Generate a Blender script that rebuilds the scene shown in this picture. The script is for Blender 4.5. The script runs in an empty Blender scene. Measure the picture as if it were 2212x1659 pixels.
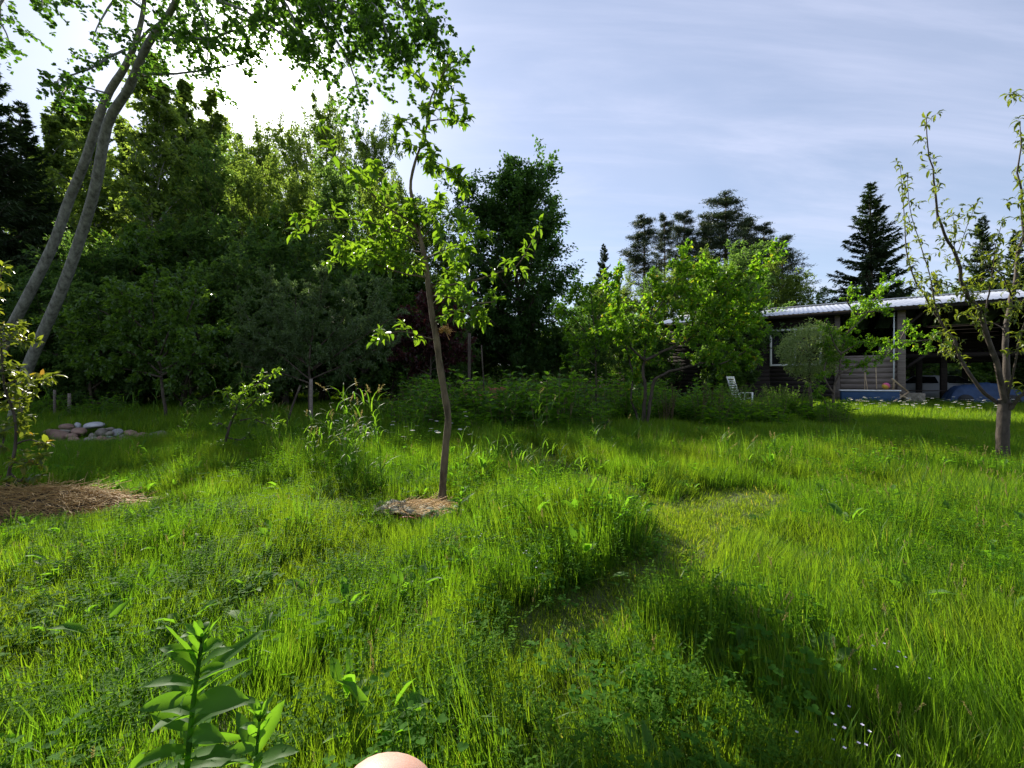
import bpy, math, random
import numpy as np
from mathutils import Vector, Matrix
R = math.radians
SC = bpy.context.scene
COL = SC.collection
# ------------------------------------------------------------------ camera, sky, sun, exposure
CAMZ = 1.15
F = 928.0; CX = 1106.0; CY = 829.5          # focal length / centre in 2212-pixel-wide picture units
cd = bpy.data.cameras.new('camera'); cam = bpy.data.objects.new('camera', cd); COL.objects.link(cam)
cam.location = (0, 0, CAMZ); cam.rotation_euler = (R(90), 0, 0)
cd.sensor_width = 36; cd.lens = 36 * F / 2212; cd.clip_start = 0.03; cd.clip_end = 3000
SC.camera = cam
SUN = Vector((-561, 928, 682)).normalized()
EL = math.asin(SUN.z); AZ = math.atan2(SUN.x, SUN.y)
SC.view_settings.view_transform = 'Standard'; SC.view_settings.look = 'None'
SC.view_settings.exposure = 1.12; SC.view_settings.gamma = 1
SC.cycles.max_bounces = 7; SC.cycles.diffuse_bounces = 3; SC.cycles.transmission_bounces = 4
SC.cycles.transparent_max_bounces = 6; SC.cycles.glossy_bounces = 2
SC.cycles.caustics_reflective = False; SC.cycles.caustics_refractive = False
SC.cycles.sample_clamp_indirect = 6

def NN(nt, t, **kw):
    n = nt.nodes.new(t)
    for k, v in kw.items():
        if k in n.inputs.keys() if hasattr(n, 'inputs') else False: n.inputs[k].default_value = v
        else: setattr(n, k, v)
    return n
def MATH(nt, op, a, b=None, clamp=False):
    n = nt.nodes.new('ShaderNodeMath'); n.operation = op; n.use_clamp = clamp
    for i, v in enumerate((a, b)):
        if v is None: continue
        if isinstance(v, (int, float)): n.inputs[i].default_value = v
        else: nt.links.new(v, n.inputs[i])
    return n.outputs[0]
def RAMP(nt, fac, stops):
    n = nt.nodes.new('ShaderNodeValToRGB'); e = n.color_ramp.elements
    while len(e) < len(stops): e.new(0.5)
    for i, (p, c) in enumerate(stops):
        e[i].position = p; e[i].color = (*c, 1) if len(c) == 3 else c
    nt.links.new(fac, n.inputs[0]); return n.outputs[0]
def MIX(nt, fac, a, b, mode='MIX'):
    n = nt.nodes.new('ShaderNodeMix'); n.data_type = 'RGBA'; n.blend_type = mode
    for s, v in ((n.inputs[0], fac), (n.inputs[6], a), (n.inputs[7], b)):
        if isinstance(v, (int, float)): s.default_value = v
        elif isinstance(v, tuple): s.default_value = (*v, 1)
        else: nt.links.new(v, s)
    return n.outputs[2]

def build_world():
    w = bpy.data.worlds.new('World'); SC.world = w; w.use_nodes = True
    nt = w.node_tree; L = nt.links
    bg = nt.nodes['Background']; bg.inputs[1].default_value = 0.073
    sky = nt.nodes.new('ShaderNodeTexSky'); sky.sky_type = 'NISHITA'; sky.sun_disc = False
    sky.sun_elevation = EL; sky.sun_rotation = AZ; sky.dust_density = 0.3; sky.air_density = 1.0
    sky.ozone_density = 1.3
    tc = nt.nodes.new('ShaderNodeTexCoord')
    sep = nt.nodes.new('ShaderNodeSeparateXYZ'); L.new(tc.outputs['Generated'], sep.inputs[0])
    zz = MATH(nt, 'ADD', MATH(nt, 'MAXIMUM', sep.outputs[2], 0.0), 0.22)
    cmb = nt.nodes.new('ShaderNodeCombineXYZ')
    L.new(MATH(nt, 'DIVIDE', sep.outputs[0], zz), cmb.inputs[0]); L.new(MATH(nt, 'DIVIDE', sep.outputs[1], zz), cmb.inputs[1])
    def layer(scale, rot, sc, det, rough, lo, hi, dist=0.6):
        m = nt.nodes.new('ShaderNodeMapping'); m.inputs['Rotation'].default_value = (0, 0, R(rot)); m.inputs['Scale'].default_value = sc
        L.new(cmb.outputs[0], m.inputs[0])
        n = nt.nodes.new('ShaderNodeTexNoise'); n.inputs['Scale'].default_value = scale; n.inputs['Detail'].default_value = det
        n.inputs['Roughness'].default_value = rough; n.inputs['Distortion'].default_value = dist
        L.new(m.outputs[0], n.inputs[0])
        mr = nt.nodes.new('ShaderNodeMapRange'); mr.interpolation_type = 'SMOOTHSTEP'
        mr.inputs[1].default_value = lo; mr.inputs[2].default_value = hi; L.new(n.outputs[0], mr.inputs[0])
        return mr.outputs[0]
    a = layer(1.1, -38, (0.5, 2.2, 1), 7, 0.6, 0.42, 0.8)
    b = layer(2.2, -52, (0.35, 3.0, 1), 8, 0.62, 0.45, 0.85, 0.3)
    c = layer(0.8, 10, (1, 1.3, 1), 4, 0.5, 0.3, 0.75)
    cl = MATH(nt, 'ADD', MATH(nt, 'MULTIPLY', a, 0.42), MATH(nt, 'MULTIPLY', b, 0.26))
    cl = MATH(nt, 'ADD', cl, MATH(nt, 'MULTIPLY', c, 0.22), True)
    cl = MATH(nt, 'ADD', cl, 0.26, True)
    col = MIX(nt, cl, sky.outputs[0], (5.5, 5.8, 7.4))
    # forward scattering of the thin cloud and dust round the sun
    dp = nt.nodes.new('ShaderNodeVectorMath'); dp.operation = 'DOT_PRODUCT'
    L.new(tc.outputs['Generated'], dp.inputs[0]); dp.inputs[1].default_value = SUN
    d = MATH(nt, 'MAXIMUM', dp.outputs[1], 0.0)
    g = MATH(nt, 'ADD', MATH(nt, 'MULTIPLY', MATH(nt, 'POWER', d, 26), 1.6), MATH(nt, 'MULTIPLY', MATH(nt, 'POWER', d, 240), 34.0))
    gc = nt.nodes.new('ShaderNodeVectorMath'); gc.operation = 'SCALE'; gc.inputs[0].default_value = (1, 0.98, 0.95)
    L.new(g, gc.inputs['Scale'])
    col = MIX(nt, 1.0, col, gc.outputs[0], 'ADD')
    L.new(col, bg.inputs[0])
    w.cycles.sampling_method = 'AUTOMATIC'
build_world()
ld = bpy.data.lights.new('sun', 'SUN'); ld.energy = 5.0; ld.angle = R(0.5); ld.color = (1, 0.93, 0.80)
lo = bpy.data.objects.new('sun', ld); COL.objects.link(lo)
lo.rotation_euler = SUN.to_track_quat('Z', 'Y').to_euler(); lo.location = (-10, 10, 20)

# ------------------------------------------------------------------ helpers
def tag(o, label=None, cat=None, group=None, kind=None):
    if label: o['label'] = label
    if cat: o['category'] = cat
    if group: o['group'] = group
    if kind: o['kind'] = kind
    return o
def W(px, py, d):                              # picture point at depth d -> world
    return Vector(((px - CX) / F * d, d, CAMZ + (CY - py) / F * d))
def sstep(a, b, x):
    t = np.clip((x - a) / (b - a), 0, 1); return t * t * (3 - 2 * t)
def terr(x, y):
    x = np.asarray(x, float); y = np.asarray(y, float)
    z = 0.22 * sstep(11, 21, y)
    z = z + 16 * sstep(44, 78, y) * (1 - sstep(-18, 6, x))
    z = z + 0.03 * np.sin(x * .9 + 1.3) * np.cos(y * .7) + 0.015 * np.sin(x * 2.3 + y * 1.9)
    z = z + 0.13 * np.exp(-(((x - 0.45) / .75) ** 2 + ((y - 3.1) / .8) ** 2)) * sstep(1.5, 2.4, y)
    z = z + 0.10 * np.exp(-(((x + 7.6) / 1.3) ** 2 + ((y - 8.8) / .8) ** 2))
    return z
def tz(x, y): return float(terr(x, y))
def empty(name, loc, rz=0.0):
    o = bpy.data.objects.new(name, None); COL.objects.link(o); o.location = loc; o.rotation_euler = (0, 0, rz)
    o.empty_display_size = 0.2; return o

class MB:
    """collects vertices and faces as arrays; 'v' is a random value per leaf/blade"""
    def __init__(s): s.V = []; s.F = {}; s.A = []; s.n = 0
    def add(s, verts, faces, val=0.5):
        verts = np.asarray(verts, float).reshape(-1, 3)
        for f in faces if isinstance(faces, list) else [faces]:
            f = np.asarray(f, int)
            if f.ndim == 1: f = f[None]
            s.F.setdefault(f.shape[1], []).append(f + s.n)
        s.V.append(verts)
        s.A.append(np.broadcast_to(np.asarray(val, float), (len(verts),)).copy()); s.n += len(verts)
    def off(s, o):
        for i in range(len(s.V)): s.V[i] = s.V[i] - np.array(o)
    def mesh(s, name, mat, smooth=False):
        me = bpy.data.meshes.new(name)
        V = np.concatenate(s.V) if s.V else np.zeros((0, 3)); A = np.concatenate(s.A) if s.A else np.zeros(0)
        me.vertices.add(len(V)); me.vertices.foreach_set('co', V.astype(np.float32).ravel())
        idx = []; st = []; c = 0
        for k, fl in s.F.items():
            f = np.concatenate(fl); idx.append(f.ravel()); st.append(c + np.arange(len(f)) * k); c += f.size
        if idx:
            idx = np.concatenate(idx); st = np.concatenate(st)
            me.loops.add(len(idx)); me.loops.foreach_set('vertex_index', idx.astype(np.int32))
            me.polygons.add(len(st)); me.polygons.foreach_set('loop_start', st.astype(np.int32))
            if smooth: me.polygons.foreach_set('use_smooth', np.ones(len(st), bool))
        at = me.attributes.new('v', 'FLOAT', 'POINT'); at.data.foreach_set('value', A.astype(np.float32))
        me.update(calc_edges=True); me.validate(); me.materials.append(mat)
        return me
    def build(s, name, mat, parent=None, smooth=False):
        o = bpy.data.objects.new(name, s.mesh(name, mat, smooth)); COL.objects.link(o)
        if parent: o.parent = parent
        return o
    # shapes
    def tube(s, pts, rad, k=6, cap=True, val=0.5):
        P = np.asarray(pts, float); n = len(P); r = np.broadcast_to(np.asarray(rad, float), (n,))
        T = np.gradient(P, axis=0); T /= np.linalg.norm(T, axis=1)[:, None] + 1e-9
        ref = np.array([0.31, 0.17, 0.93]) if abs(T.mean(0)[2]) < .8 else np.array([0.95, 0.2, 0.1])
        U = np.cross(T, ref); U /= np.linalg.norm(U, axis=1)[:, None] + 1e-9; Vv = np.cross(T, U)
        a = np.arange(k) * 2 * math.pi / k
        ring = P[:, None] + r[:, None, None] * (np.cos(a)[None, :, None] * U[:, None] + np.sin(a)[None, :, None] * Vv[:, None])
        i = np.arange(n - 1)[:, None] * k; j = np.arange(k)[None]; j2 = (j + 1) % k
        q = np.stack([i + j, i + j2, i + k + j2, i + k + j], -1).reshape(-1, 4)
        fs = [q]
        if cap and k > 3: fs += [np.arange(k)[None, ::-1], (np.arange(k) + (n - 1) * k)[None]]
        s.add(ring.reshape(-1, 3), fs, val)
    def box(s, c, size, rz=0.0, rx=0.0, ry=0.0, val=0.5, bev=0.0):
        M = Matrix.Rotation(rz, 3, 'Z') @ Matrix.Rotation(ry, 3, 'Y') @ Matrix.Rotation(rx, 3, 'X')
        h = [x / 2 for x in size]; b = min(bev, min(h) * .45)
        if b > 0:
            pts = []
            for sx in (-1, 1):
                for sy in (-1, 1):
                    for sz in (-1, 1):
                        for ax in range(3):
                            p = [h[0] * sx, h[1] * sy, h[2] * sz]
                            for q in range(3):
                                if q != ax: p[q] -= b * (sx, sy, sz)[q]
                            pts.append(p)
            bm = __import__('bmesh').new()
            for p in pts: bm.verts.new(M @ Vector(p) + Vector(c))
            r = __import__('bmesh').ops.convex_hull(bm, input=list(bm.verts)); bm.verts.ensure_lookup_table(); bm.verts.index_update()
            vs = [v.co[:] for v in bm.verts]; fs = [np.array([[v.index for v in f.verts]]) for f in bm.faces]
            bm.free(); s.add(vs, fs, val); return
        v = [M @ Vector((h[0] * x, h[1] * y, h[2] * z)) + Vector(c) for x in (-1, 1) for y in (-1, 1) for z in (-1, 1)]
        s.add([tuple(p) for p in v], np.array([[0, 1, 3, 2], [4, 6, 7, 5], [0, 4, 5, 1], [2, 3, 7, 6], [0, 2, 6, 4], [1, 5, 7, 3]]), val)
    def leaves(s, pos, d, nrm, L, Wd, kind='diamond', val=None, rng=np.random):
        pos = np.asarray(pos, float); n = len(pos)
        if n == 0: return
        d = d / (np.linalg.norm(d, axis=1)[:, None] + 1e-9)
        side = np.cross(d, nrm); side /= np.linalg.norm(side, axis=1)[:, None] + 1e-9
        nn = np.cross(side, d)
        T, Fc = TPL[kind]; T = np.array(T); m = len(T)
        L = np.broadcast_to(L, (n,))[:, None, None]; Wd = np.broadcast_to(Wd, (n,))[:, None, None]
        curl = (0.5 + rng.random(n))[:, None, None]
        X = pos[:, None] + T[None, :, 0:1] * L * d[:, None] + T[None, :, 1:2] * Wd * side[:, None] + T[None, :, 2:3] * curl * L * nn[:, None]
        if val is None: val = rng.random(n)
        val = np.broadcast_to(val, (n,))
        off = np.arange(n) * m
        fs = [(off[:, None, None] + np.array(f)[None]).reshape(-1, np.array(f).shape[1]) for f in Fc]
        s.add(X.reshape(-1, 3), fs, np.repeat(val, m))
TPL = {
 'diamond': ([(0, 0, 0), (.42, .5, .10), (1, 0, -.12), (.42, -.5, .10)], [[(0, 1, 2), (0, 2, 3)]]),
 'oval': ([(0, 0, 0), (.35, 0, -.02), (.7, 0, -.10), (1, 0, -.26), (.3, .5, .09), (.7, .38, -.0), (.3, -.5, .09), (.7, -.38, -.0)],
          [[(0, 4, 1), (0, 1, 6), (2, 5, 3), (2, 3, 7)], [(1, 4, 5, 2), (1, 2, 7, 6)]]),
 'curl': ([(0, 0, 0), (.33, 0, .06), (.62, 0, -.08), (.78, 0, -.38), (.3, .5, .14), (.6, .42, .02), (.3, -.5, .14), (.6, -.42, .02)],
          [[(0, 4, 1), (0, 1, 6), (2, 5, 3), (2, 3, 7)], [(1, 4, 5, 2), (1, 2, 7, 6)]]),
 'round': ([(0, 0, 0), (.18, .32, .03), (.5, .5, .05), (.82, .32, 0), (1, 0, -.05), (.82, -.32, 0), (.5, -.5, .05), (.18, -.32, .03)],
           [[(0, 1, 2, 3, 4), (0, 4, 5, 6, 7)]]),
}
def rvec(rng, n):
    v = rng.normal(size=(n, 3)); return v / np.linalg.norm(v, axis=1)[:, None]
def smooth_pts(P, n):
    P = np.asarray(P, float)
    if len(P) < 3:
        t = np.linspace(0, 1, n)[:, None]; return P[0] * (1 - t) + P[-1] * t
    E = np.vstack([2 * P[0] - P[1], P, 2 * P[-1] - P[-2]]); m = len(P) - 1
    ts = np.linspace(0, m, n); out = []
    for t in ts:
        i = min(int(t), m - 1); u = t - i; a, b, c, d = E[i:i + 4]
        out.append(.5 * ((2 * b) + (-a + c) * u + (2 * a - 5 * b + 4 * c - d) * u * u + (-a + 3 * b - 3 * c + d) * u ** 3))
    return np.array(out)

# ------------------------------------------------------------------ materials
def mat_new(name):
    m = bpy.data.materials.new(name); m.use_nodes = True; nt = m.node_tree
    return m, nt, nt.nodes['Principled BSDF'], nt.nodes['Material Output']
def leaf_mat(name, c1, c2, tr=0.5, tcol=None, rough=0.45, spec=0.35, extra=None, patch=None):
    m, nt, p, out = mat_new(name); L = nt.links
    at = nt.nodes.new('ShaderNodeAttribute'); at.attribute_name = 'v'
    oi = nt.nodes.new('ShaderNodeObjectInfo')
    f = MATH(nt, 'ADD', MATH(nt, 'MULTIPLY', at.outputs['Fac'], 0.75), MATH(nt, 'MULTIPLY', oi.outputs['Random'], 0.25))
    stops = [(0.0, c1), (0.9, c2)] + ([(1.0, extra)] if extra else [])
    col = RAMP(nt, f, stops)
    if patch:
        g = nt.nodes.new('ShaderNodeNewGeometry'); n = nt.nodes.new('ShaderNodeTexNoise'); n.inputs['Scale'].default_value = patch[0]
        n.inputs['Detail'].default_value = 3; L.new(g.outputs['Position'], n.inputs[0])
        col = MIX(nt, MATH(nt, 'MULTIPLY', RAMP(nt, n.outputs[0], [(0.42, (0, 0, 0)), (0.62, (1, 1, 1))]), patch[2]), col, patch[1])
    L.new(col, p.inputs['Base Color']); p.inputs['Roughness'].default_value = rough
    p.inputs['Specular IOR Level'].default_value = spec
    tl = nt.nodes.new('ShaderNodeBsdfTranslucent')
    tc = MIX(nt, 1.0, col, tcol or (1.9, 1.75, 0.7), 'MULTIPLY'); L.new(tc, tl.inputs[0])
    mx = nt.nodes.new('ShaderNodeMixShader'); mx.inputs[0].default_value = tr
    L.new(p.outputs[0], mx.inputs[1]); L.new(tl.outputs[0], mx.inputs[2]); L.new(mx.outputs[0], out.inputs[0])
    return m
def rough_mat(name, c1, c2, scale=8, rough=0.85, bump=0.3, stretch=(1, 1, 1), metal=0.0, spec=0.3, dist=0.02, c3=None):
    m, nt, p, out = mat_new(name); L = nt.links
    tc = nt.nodes.new('ShaderNodeTexCoord'); mp = nt.nodes.new('ShaderNodeMapping'); mp.inputs['Scale'].default_value = stretch
    L.new(tc.outputs['Object'], mp.inputs[0])
    n = nt.nodes.new('ShaderNodeTexNoise'); n.inputs['Scale'].default_value = scale; n.inputs['Detail'].default_value = 6; n.inputs['Roughness'].default_value = .65
    L.new(mp.outputs[0], n.inputs[0])
    stops = [(0.33, c1), (0.66, c2)] + ([(0.75, c3)] if c3 else [])
    col = RAMP(nt, n.outputs[0], stops)
    oi = nt.nodes.new('ShaderNodeObjectInfo')
    k = MATH(nt, 'ADD', MATH(nt, 'MULTIPLY', oi.outputs['Random'], 0.5), 0.75)
    vm = nt.nodes.new('ShaderNodeVectorMath'); vm.operation = 'SCALE'; L.new(col, vm.inputs[0]); L.new(k, vm.inputs['Scale'])
    L.new(vm.outputs[0], p.inputs['Base Color'])
    p.inputs['Roughness'].default_value = rough; p.inputs['Metallic'].default_value = metal; p.inputs['Specular IOR Level'].default_value = spec
    if bump:
        b = nt.nodes.new('ShaderNodeBump'); b.inputs['Strength'].default_value = bump; b.inputs['Distance'].default_value = dist
        L.new(n.outputs[0], b.inputs['Height']); L.new(b.outputs[0], p.inputs['Normal'])
    return m
M = {}
M['bark'] = rough_mat('bark_dark', (.035, .026, .02), (.12, .095, .07), 14, .9, .6, (1, 1, .25))
M['bark_apple'] = rough_mat('bark_apple', (.05, .035, .02), (.20, .15, .085), 16, .85, .7, (1, 1, .3), c3=(.27, .24, .16))
M['bark_peach'] = rough_mat('bark_peach', (.03, .022, .018), (.11, .085, .065), 18, .75, .6, (1, 1, .5))
M['bark_aspen'] = rough_mat('bark_aspen', (.07, .066, .055), (.25, .245, .21), 13, .85, .5, (1, 1, .45), c3=(.30, .29, .26))
M['bark_birch'] = rough_mat('bark_birch', (.10, .09, .08), (.34, .33, .30), 5, .8, .3, (1, 1, 3))
M['bark_pine'] = rough_mat('bark_pine', (.10, .05, .03), (.26, .14, .08), 6, .9, .6, (1, 1, .3))
M['twig'] = rough_mat('twig_green', (.06, .06, .025), (.14, .12, .05), 10, .8, 0)
M['grass'] = leaf_mat('grass_blades', (.034, .095, .010), (.105, .19, .02), .58, (2.3, 2.3, .6), .5, .16, extra=(.26, .22, .09), patch=(0.9, (.13, .17, .02), .55))
M['path_grass'] = leaf_mat('trodden_grass', (.08, .15, .012), (.17, .235, .03), .55, (2.1, 2.0, .5), .6, .15, extra=(.34, .25, .12))
M['grass_wide'] = leaf_mat('grass_wide_blades', (.035, .10, .015), (.10, .19, .025), .58, (2.3, 2.2, .7), .5, .14, extra=(.2, .19, .07))
M['grass_far'] = leaf_mat('grass_far_blades', (.045, .11, .010), (.14, .23, .022), .58, (2.4, 2.2, .55), .5, .16, extra=(.3, .26, .10))
M['herb'] = leaf_mat('herb_leaves', (.035, .10, .010), (.085, .18, .018), .58, (2.4, 2.3, .5), .7, .08)
M['clover'] = leaf_mat('clover_leaves', (.035, .11, .012), (.07, .18, .02), .58, (2.4, 2.3, .5), .7, .08)
M['straw'] = leaf_mat('straw', (.26, .155, .05), (.60, .43, .17), .25, (1.5, 1.3, 1), .6, .3)
M['seed'] = leaf_mat('seed_heads', (.18, .16, .07), (.36, .31, .14), .4, (1.6, 1.5, 1), .6, .2)
M['apple'] = leaf_mat('apple_leaves', (.045, .11, .016), (.11, .195, .026), .55, (2.5, 2.3, .7), .42, .3)
M['peach'] = leaf_mat('peach_leaves', (.05, .085, .018), (.12, .165, .03), .5, (2.3, 2.0, .7), .42, .3, extra=(.22, .08, .03))
M['plum'] = leaf_mat('plum_leaves', (.052, .135, .016), (.12, .22, .028), .6, (2.4, 2.4, .6), .45, .25, extra=(.24, .18, .04))
M['aspen'] = leaf_mat('aspen_leaves', (.03, .075, .014), (.07, .14, .028), .5, (2.2, 2.3, .8), .45, .3)
M['birch'] = leaf_mat('birch_leaves', (.055, .105, .026), (.13, .19, .05), .62, (2.5, 2.3, 1.0), .5, .2)
M['broad'] = leaf_mat('broad_leaves', (.035, .085, .024), (.09, .155, .045), .6, (2.4, 2.3, 1.1), .5, .2)
M['lime'] = leaf_mat('lime_leaves', (.06, .115, .028), (.14, .20, .05), .62, (2.4, 2.2, 1.0), .5, .2)
M['oak'] = leaf_mat('oak_leaves', (.025, .065, .018), (.06, .12, .032), .52, (2.0, 2.1, .9), .5, .2)
M['shrub'] = leaf_mat('shrub_leaves', (.045, .105, .02), (.10, .18, .036), .52, (2.4, 2.3, .8), .32, .45)
M['greywillow'] = leaf_mat('greyish_leaves', (.075, .12, .05), (.15, .21, .10), .45, (1.8, 1.9, 1.0), .5, .35)
M['willow'] = leaf_mat('willow_leaves', (.12, .19, .06), (.30, .36, .17), .45, (1.6, 1.7, .8), .5, .3, extra=(.45, .45, .36))
M['copper'] = leaf_mat('copper_leaves', (.035, .012, .016), (.09, .035, .03), .4, (1.6, 1.1, 1), .4, .4)
M['needles'] = leaf_mat('spruce_needles', (.022, .045, .018), (.055, .09, .032), .2, (1.5, 1.6, .8), .55, .25)
M['pine'] = leaf_mat('pine_needles', (.025, .045, .02), (.07, .10, .045), .2, (1.5, 1.6, .9), .55, .3)
M['weed'] = leaf_mat('weed_leaves', (.045, .12, .018), (.085, .19, .03), .6, (2.5, 2.3, .6), .55, .22)
M['petal'] = leaf_mat('white_petals', (.75, .75, .72), (.82, .82, .8), .3, (1, 1, 1), .6, .2)
M['lilac'] = leaf_mat('lilac_petals', (.45, .42, .6), (.7, .68, .78), .3, (1, 1, 1), .6, .2)
M['pink'] = leaf_mat('pink_petals', (.6, .28, .26), (.8, .55, .48), .35, (1, 1, 1), .6, .2)
M['yellow'] = rough_mat('yellow_disc', (.5, .35, .03), (.7, .5, .05), 40, .8, .2)
M['dead'] = leaf_mat('dead_stalks', (.06, .03, .018), (.15, .08, .045), .2, (1.3, 1.2, 1), .8, .2)
M['wilt'] = leaf_mat('wilted_leaf', (.16, .155, .10), (.36, .34, .25), .3, (1.2, 1.2, .9), .75, .2)
M['stone'] = rough_mat('fieldstone', (.09, .08, .06), (.26, .23, .18), 7, .9, .8, c3=(.36, .33, .28))
M['stone_brown'] = rough_mat('brown_fieldstone', (.14, .085, .06), (.29, .19, .14), 5, .85, .5)
M['stone_pale'] = rough_mat('pale_fieldstone', (.22, .22, .22), (.42, .42, .42), 5, .8, .4)
M['wood_dark'] = rough_mat('dark_boards', (.010, .0075, .006), (.034, .025, .02), 4, .85, .4, (.3, 6, 6))
M['wood_grey'] = rough_mat('weathered_boards', (.11, .085, .07), (.24, .20, .17), 4, .85, .4, (.3, 6, 6))
M['wood_pale'] = rough_mat('pale_timber', (.38, .27, .15), (.55, .42, .27), 6, .7, .2, (1, 1, 1))
M['white_paint'] = rough_mat('white_paint', (.60, .60, .58), (.74, .74, .72), 6, .5, .1)
M['plastic'] = rough_mat('white_plastic', (.66, .70, .68), (.78, .80, .78), 6, .4, 0)
M['roof'] = rough_mat('galvanised_sheet', (.50, .52, .56), (.66, .68, .72), 1.2, .38, .05, metal=.55, spec=.5)
M['blue'] = rough_mat('blue_sheet', (.02, .06, .14), (.035, .09, .19), 3, .6, .4, dist=.05)
M['tarp'] = rough_mat('blue_tarp', (.015, .035, .08), (.03, .06, .13), 3, .6, .6, dist=.06)
M['soil'] = rough_mat('soil', (.03, .022, .014), (.075, .055, .03), 9, .95, .5)
M['red'] = rough_mat('red_stalk', (.35, .05, .04), (.5, .16, .10), 12, .45, .1)
M['orange'] = rough_mat('terracotta', (.20, .07, .035), (.32, .13, .07), 7, .8, .2)
def glass_mat():
    m, nt, p, out = mat_new('dark_glass'); p.inputs['Base Color'].default_value = (.01, .012, .014, 1)
    p.inputs['Roughness'].default_value = .12; p.inputs['Specular IOR Level'].default_value = .5; return m
M['glass'] = glass_mat()
def paint_mat(name, c, r=.25, coat=.6):
    m, nt, p, out = mat_new(name); p.inputs['Base Color'].default_value = (*c, 1); p.inputs['Roughness'].default_value = r
    p.inputs['Coat Weight'].default_value = coat; return m
M['carpaint'] = paint_mat('white_car_paint', (.7, .71, .72)); M['rubber'] = paint_mat('rubber', (.02, .02, .02), .8, 0)
def ground_mat():
    m, nt, p, out = mat_new('meadow_soil'); L = nt.links
    g = nt.nodes.new('ShaderNodeNewGeometry')
    n = nt.nodes.new('ShaderNodeTexNoise'); n.inputs['Scale'].default_value = 3.5; n.inputs['Detail'].default_value = 8; L.new(g.outputs['Position'], n.inputs[0])
    n2 = nt.nodes.new('ShaderNodeTexNoise'); n2.inputs['Scale'].default_value = 40; n2.inputs['Detail'].default_value = 5; L.new(g.outputs['Position'], n2.inputs[0])
    c = RAMP(nt, n.outputs[0], [(0.3, (.035, .04, .012)), (0.55, (.05, .075, .015)), (0.75, (.08, .07, .025))])
    c = MIX(nt, RAMP(nt, n2.outputs[0], [(0.4, (0, 0, 0)), (0.65, (.7, .7, .7))]), c, (.10, .12, .025))
    L.new(c, p.inputs['Base Color']); p.inputs['Roughness'].default_value = .95
    b = nt.nodes.new('ShaderNodeBump'); b.inputs['Strength'].default_value = .7; b.inputs['Distance'].default_value = .03
    L.new(n2.outputs[0], b.inputs['Height']); L.new(b.outputs[0], p.inputs['Normal'])
    return m
M['ground'] = ground_mat()

# ------------------------------------------------------------------ ground
def build_ground():
    xs = np.concatenate([-np.geomspace(900, 14, 30), np.linspace(-13, 13, 105), np.geomspace(14, 900, 30)])
    ys = np.concatenate([-np.geomspace(900, 3, 22), np.linspace(-2.5, 24, 110), np.geomspace(25, 900, 30)])
    X, Y = np.meshgrid(xs, ys); Z = terr(X, Y); nx, ny = len(xs), len(ys)
    i = np.arange(ny - 1)[:, None] * nx + np.arange(nx - 1)[None]
    q = np.stack([i, i + 1, i + nx + 1, i + nx], -1).reshape(-1, 4)
    b = MB(); b.add(np.stack([X, Y, Z], -1).reshape(-1, 3), q); o = b.build('ground', M['ground'], smooth=True); tag(o, kind='structure')
build_ground()

# ------------------------------------------------------------------ instanced ground cover (uncountable)
SRC = {}
def src_coll(name, meshes):
    c = bpy.data.collections.new(name)
    for i, me in enumerate(meshes):
        o = bpy.data.objects.new('%s_%02d' % (name, i), me); c.objects.link(o)
    return c
def scatter(name, pts, rot, scl, idx, coll, label, cat):
    n = len(pts); me = bpy.data.meshes.new(name); me.vertices.add(n)
    me.vertices.foreach_set('co', np.asarray(pts, np.float32).ravel())
    for nm, ty, dat, key in (('rot', 'FLOAT_VECTOR', rot, 'vector'), ('scl', 'FLOAT_VECTOR', scl, 'vector'), ('idx', 'INT', idx, 'value')):
        a = me.attributes.new(nm, ty, 'POINT'); a.data.foreach_set(key, np.asarray(dat, np.int32 if ty == 'INT' else np.float32).ravel())
    o = bpy.data.objects.new(name, me); COL.objects.link(o); tag(o, label, cat, kind='stuff')
    ng = bpy.data.node_groups.new(name + '_scatter', 'GeometryNodeTree')
    ng.interface.new_socket('Geometry', in_out='INPUT', socket_type='NodeSocketGeometry'); ng.interface.new_socket('Geometry', in_out='OUTPUT', socket_type='NodeSocketGeometry')
    N = ng.nodes.new; L = ng.links.new
    gi = N('NodeGroupInput'); go = N('NodeGroupOutput'); ip = N('GeometryNodeInstanceOnPoints'); ci = N('GeometryNodeCollectionInfo')
    ci.inputs['Collection'].default_value = coll; ci.inputs['Separate Children'].default_value = True; ci.inputs['Reset Children'].default_value = True
    L(gi.outputs[0], ip.inputs['Points']); L(ci.outputs[0], ip.inputs['Instance']); ip.inputs['Pick Instance'].default_value = True
    for nm, ty, sk in (('rot', 'FLOAT_VECTOR', 'Rotation'), ('scl', 'FLOAT_VECTOR', 'Scale'), ('idx', 'INT', 'Instance Index')):
        a = N('GeometryNodeInputNamedAttribute'); a.data_type = ty; a.inputs['Name'].default_value = nm
        src = a.outputs[0]
        if sk == 'Rotation':
            e = N('FunctionNodeEulerToRotation'); L(src, e.inputs[0]); src = e.outputs[0]
        L(src, ip.inputs[sk])
    L(ip.outputs[0], go.inputs[0])
    md = o.modifiers.new('scatter', 'NODES'); md.node_group = ng
    return o
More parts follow.
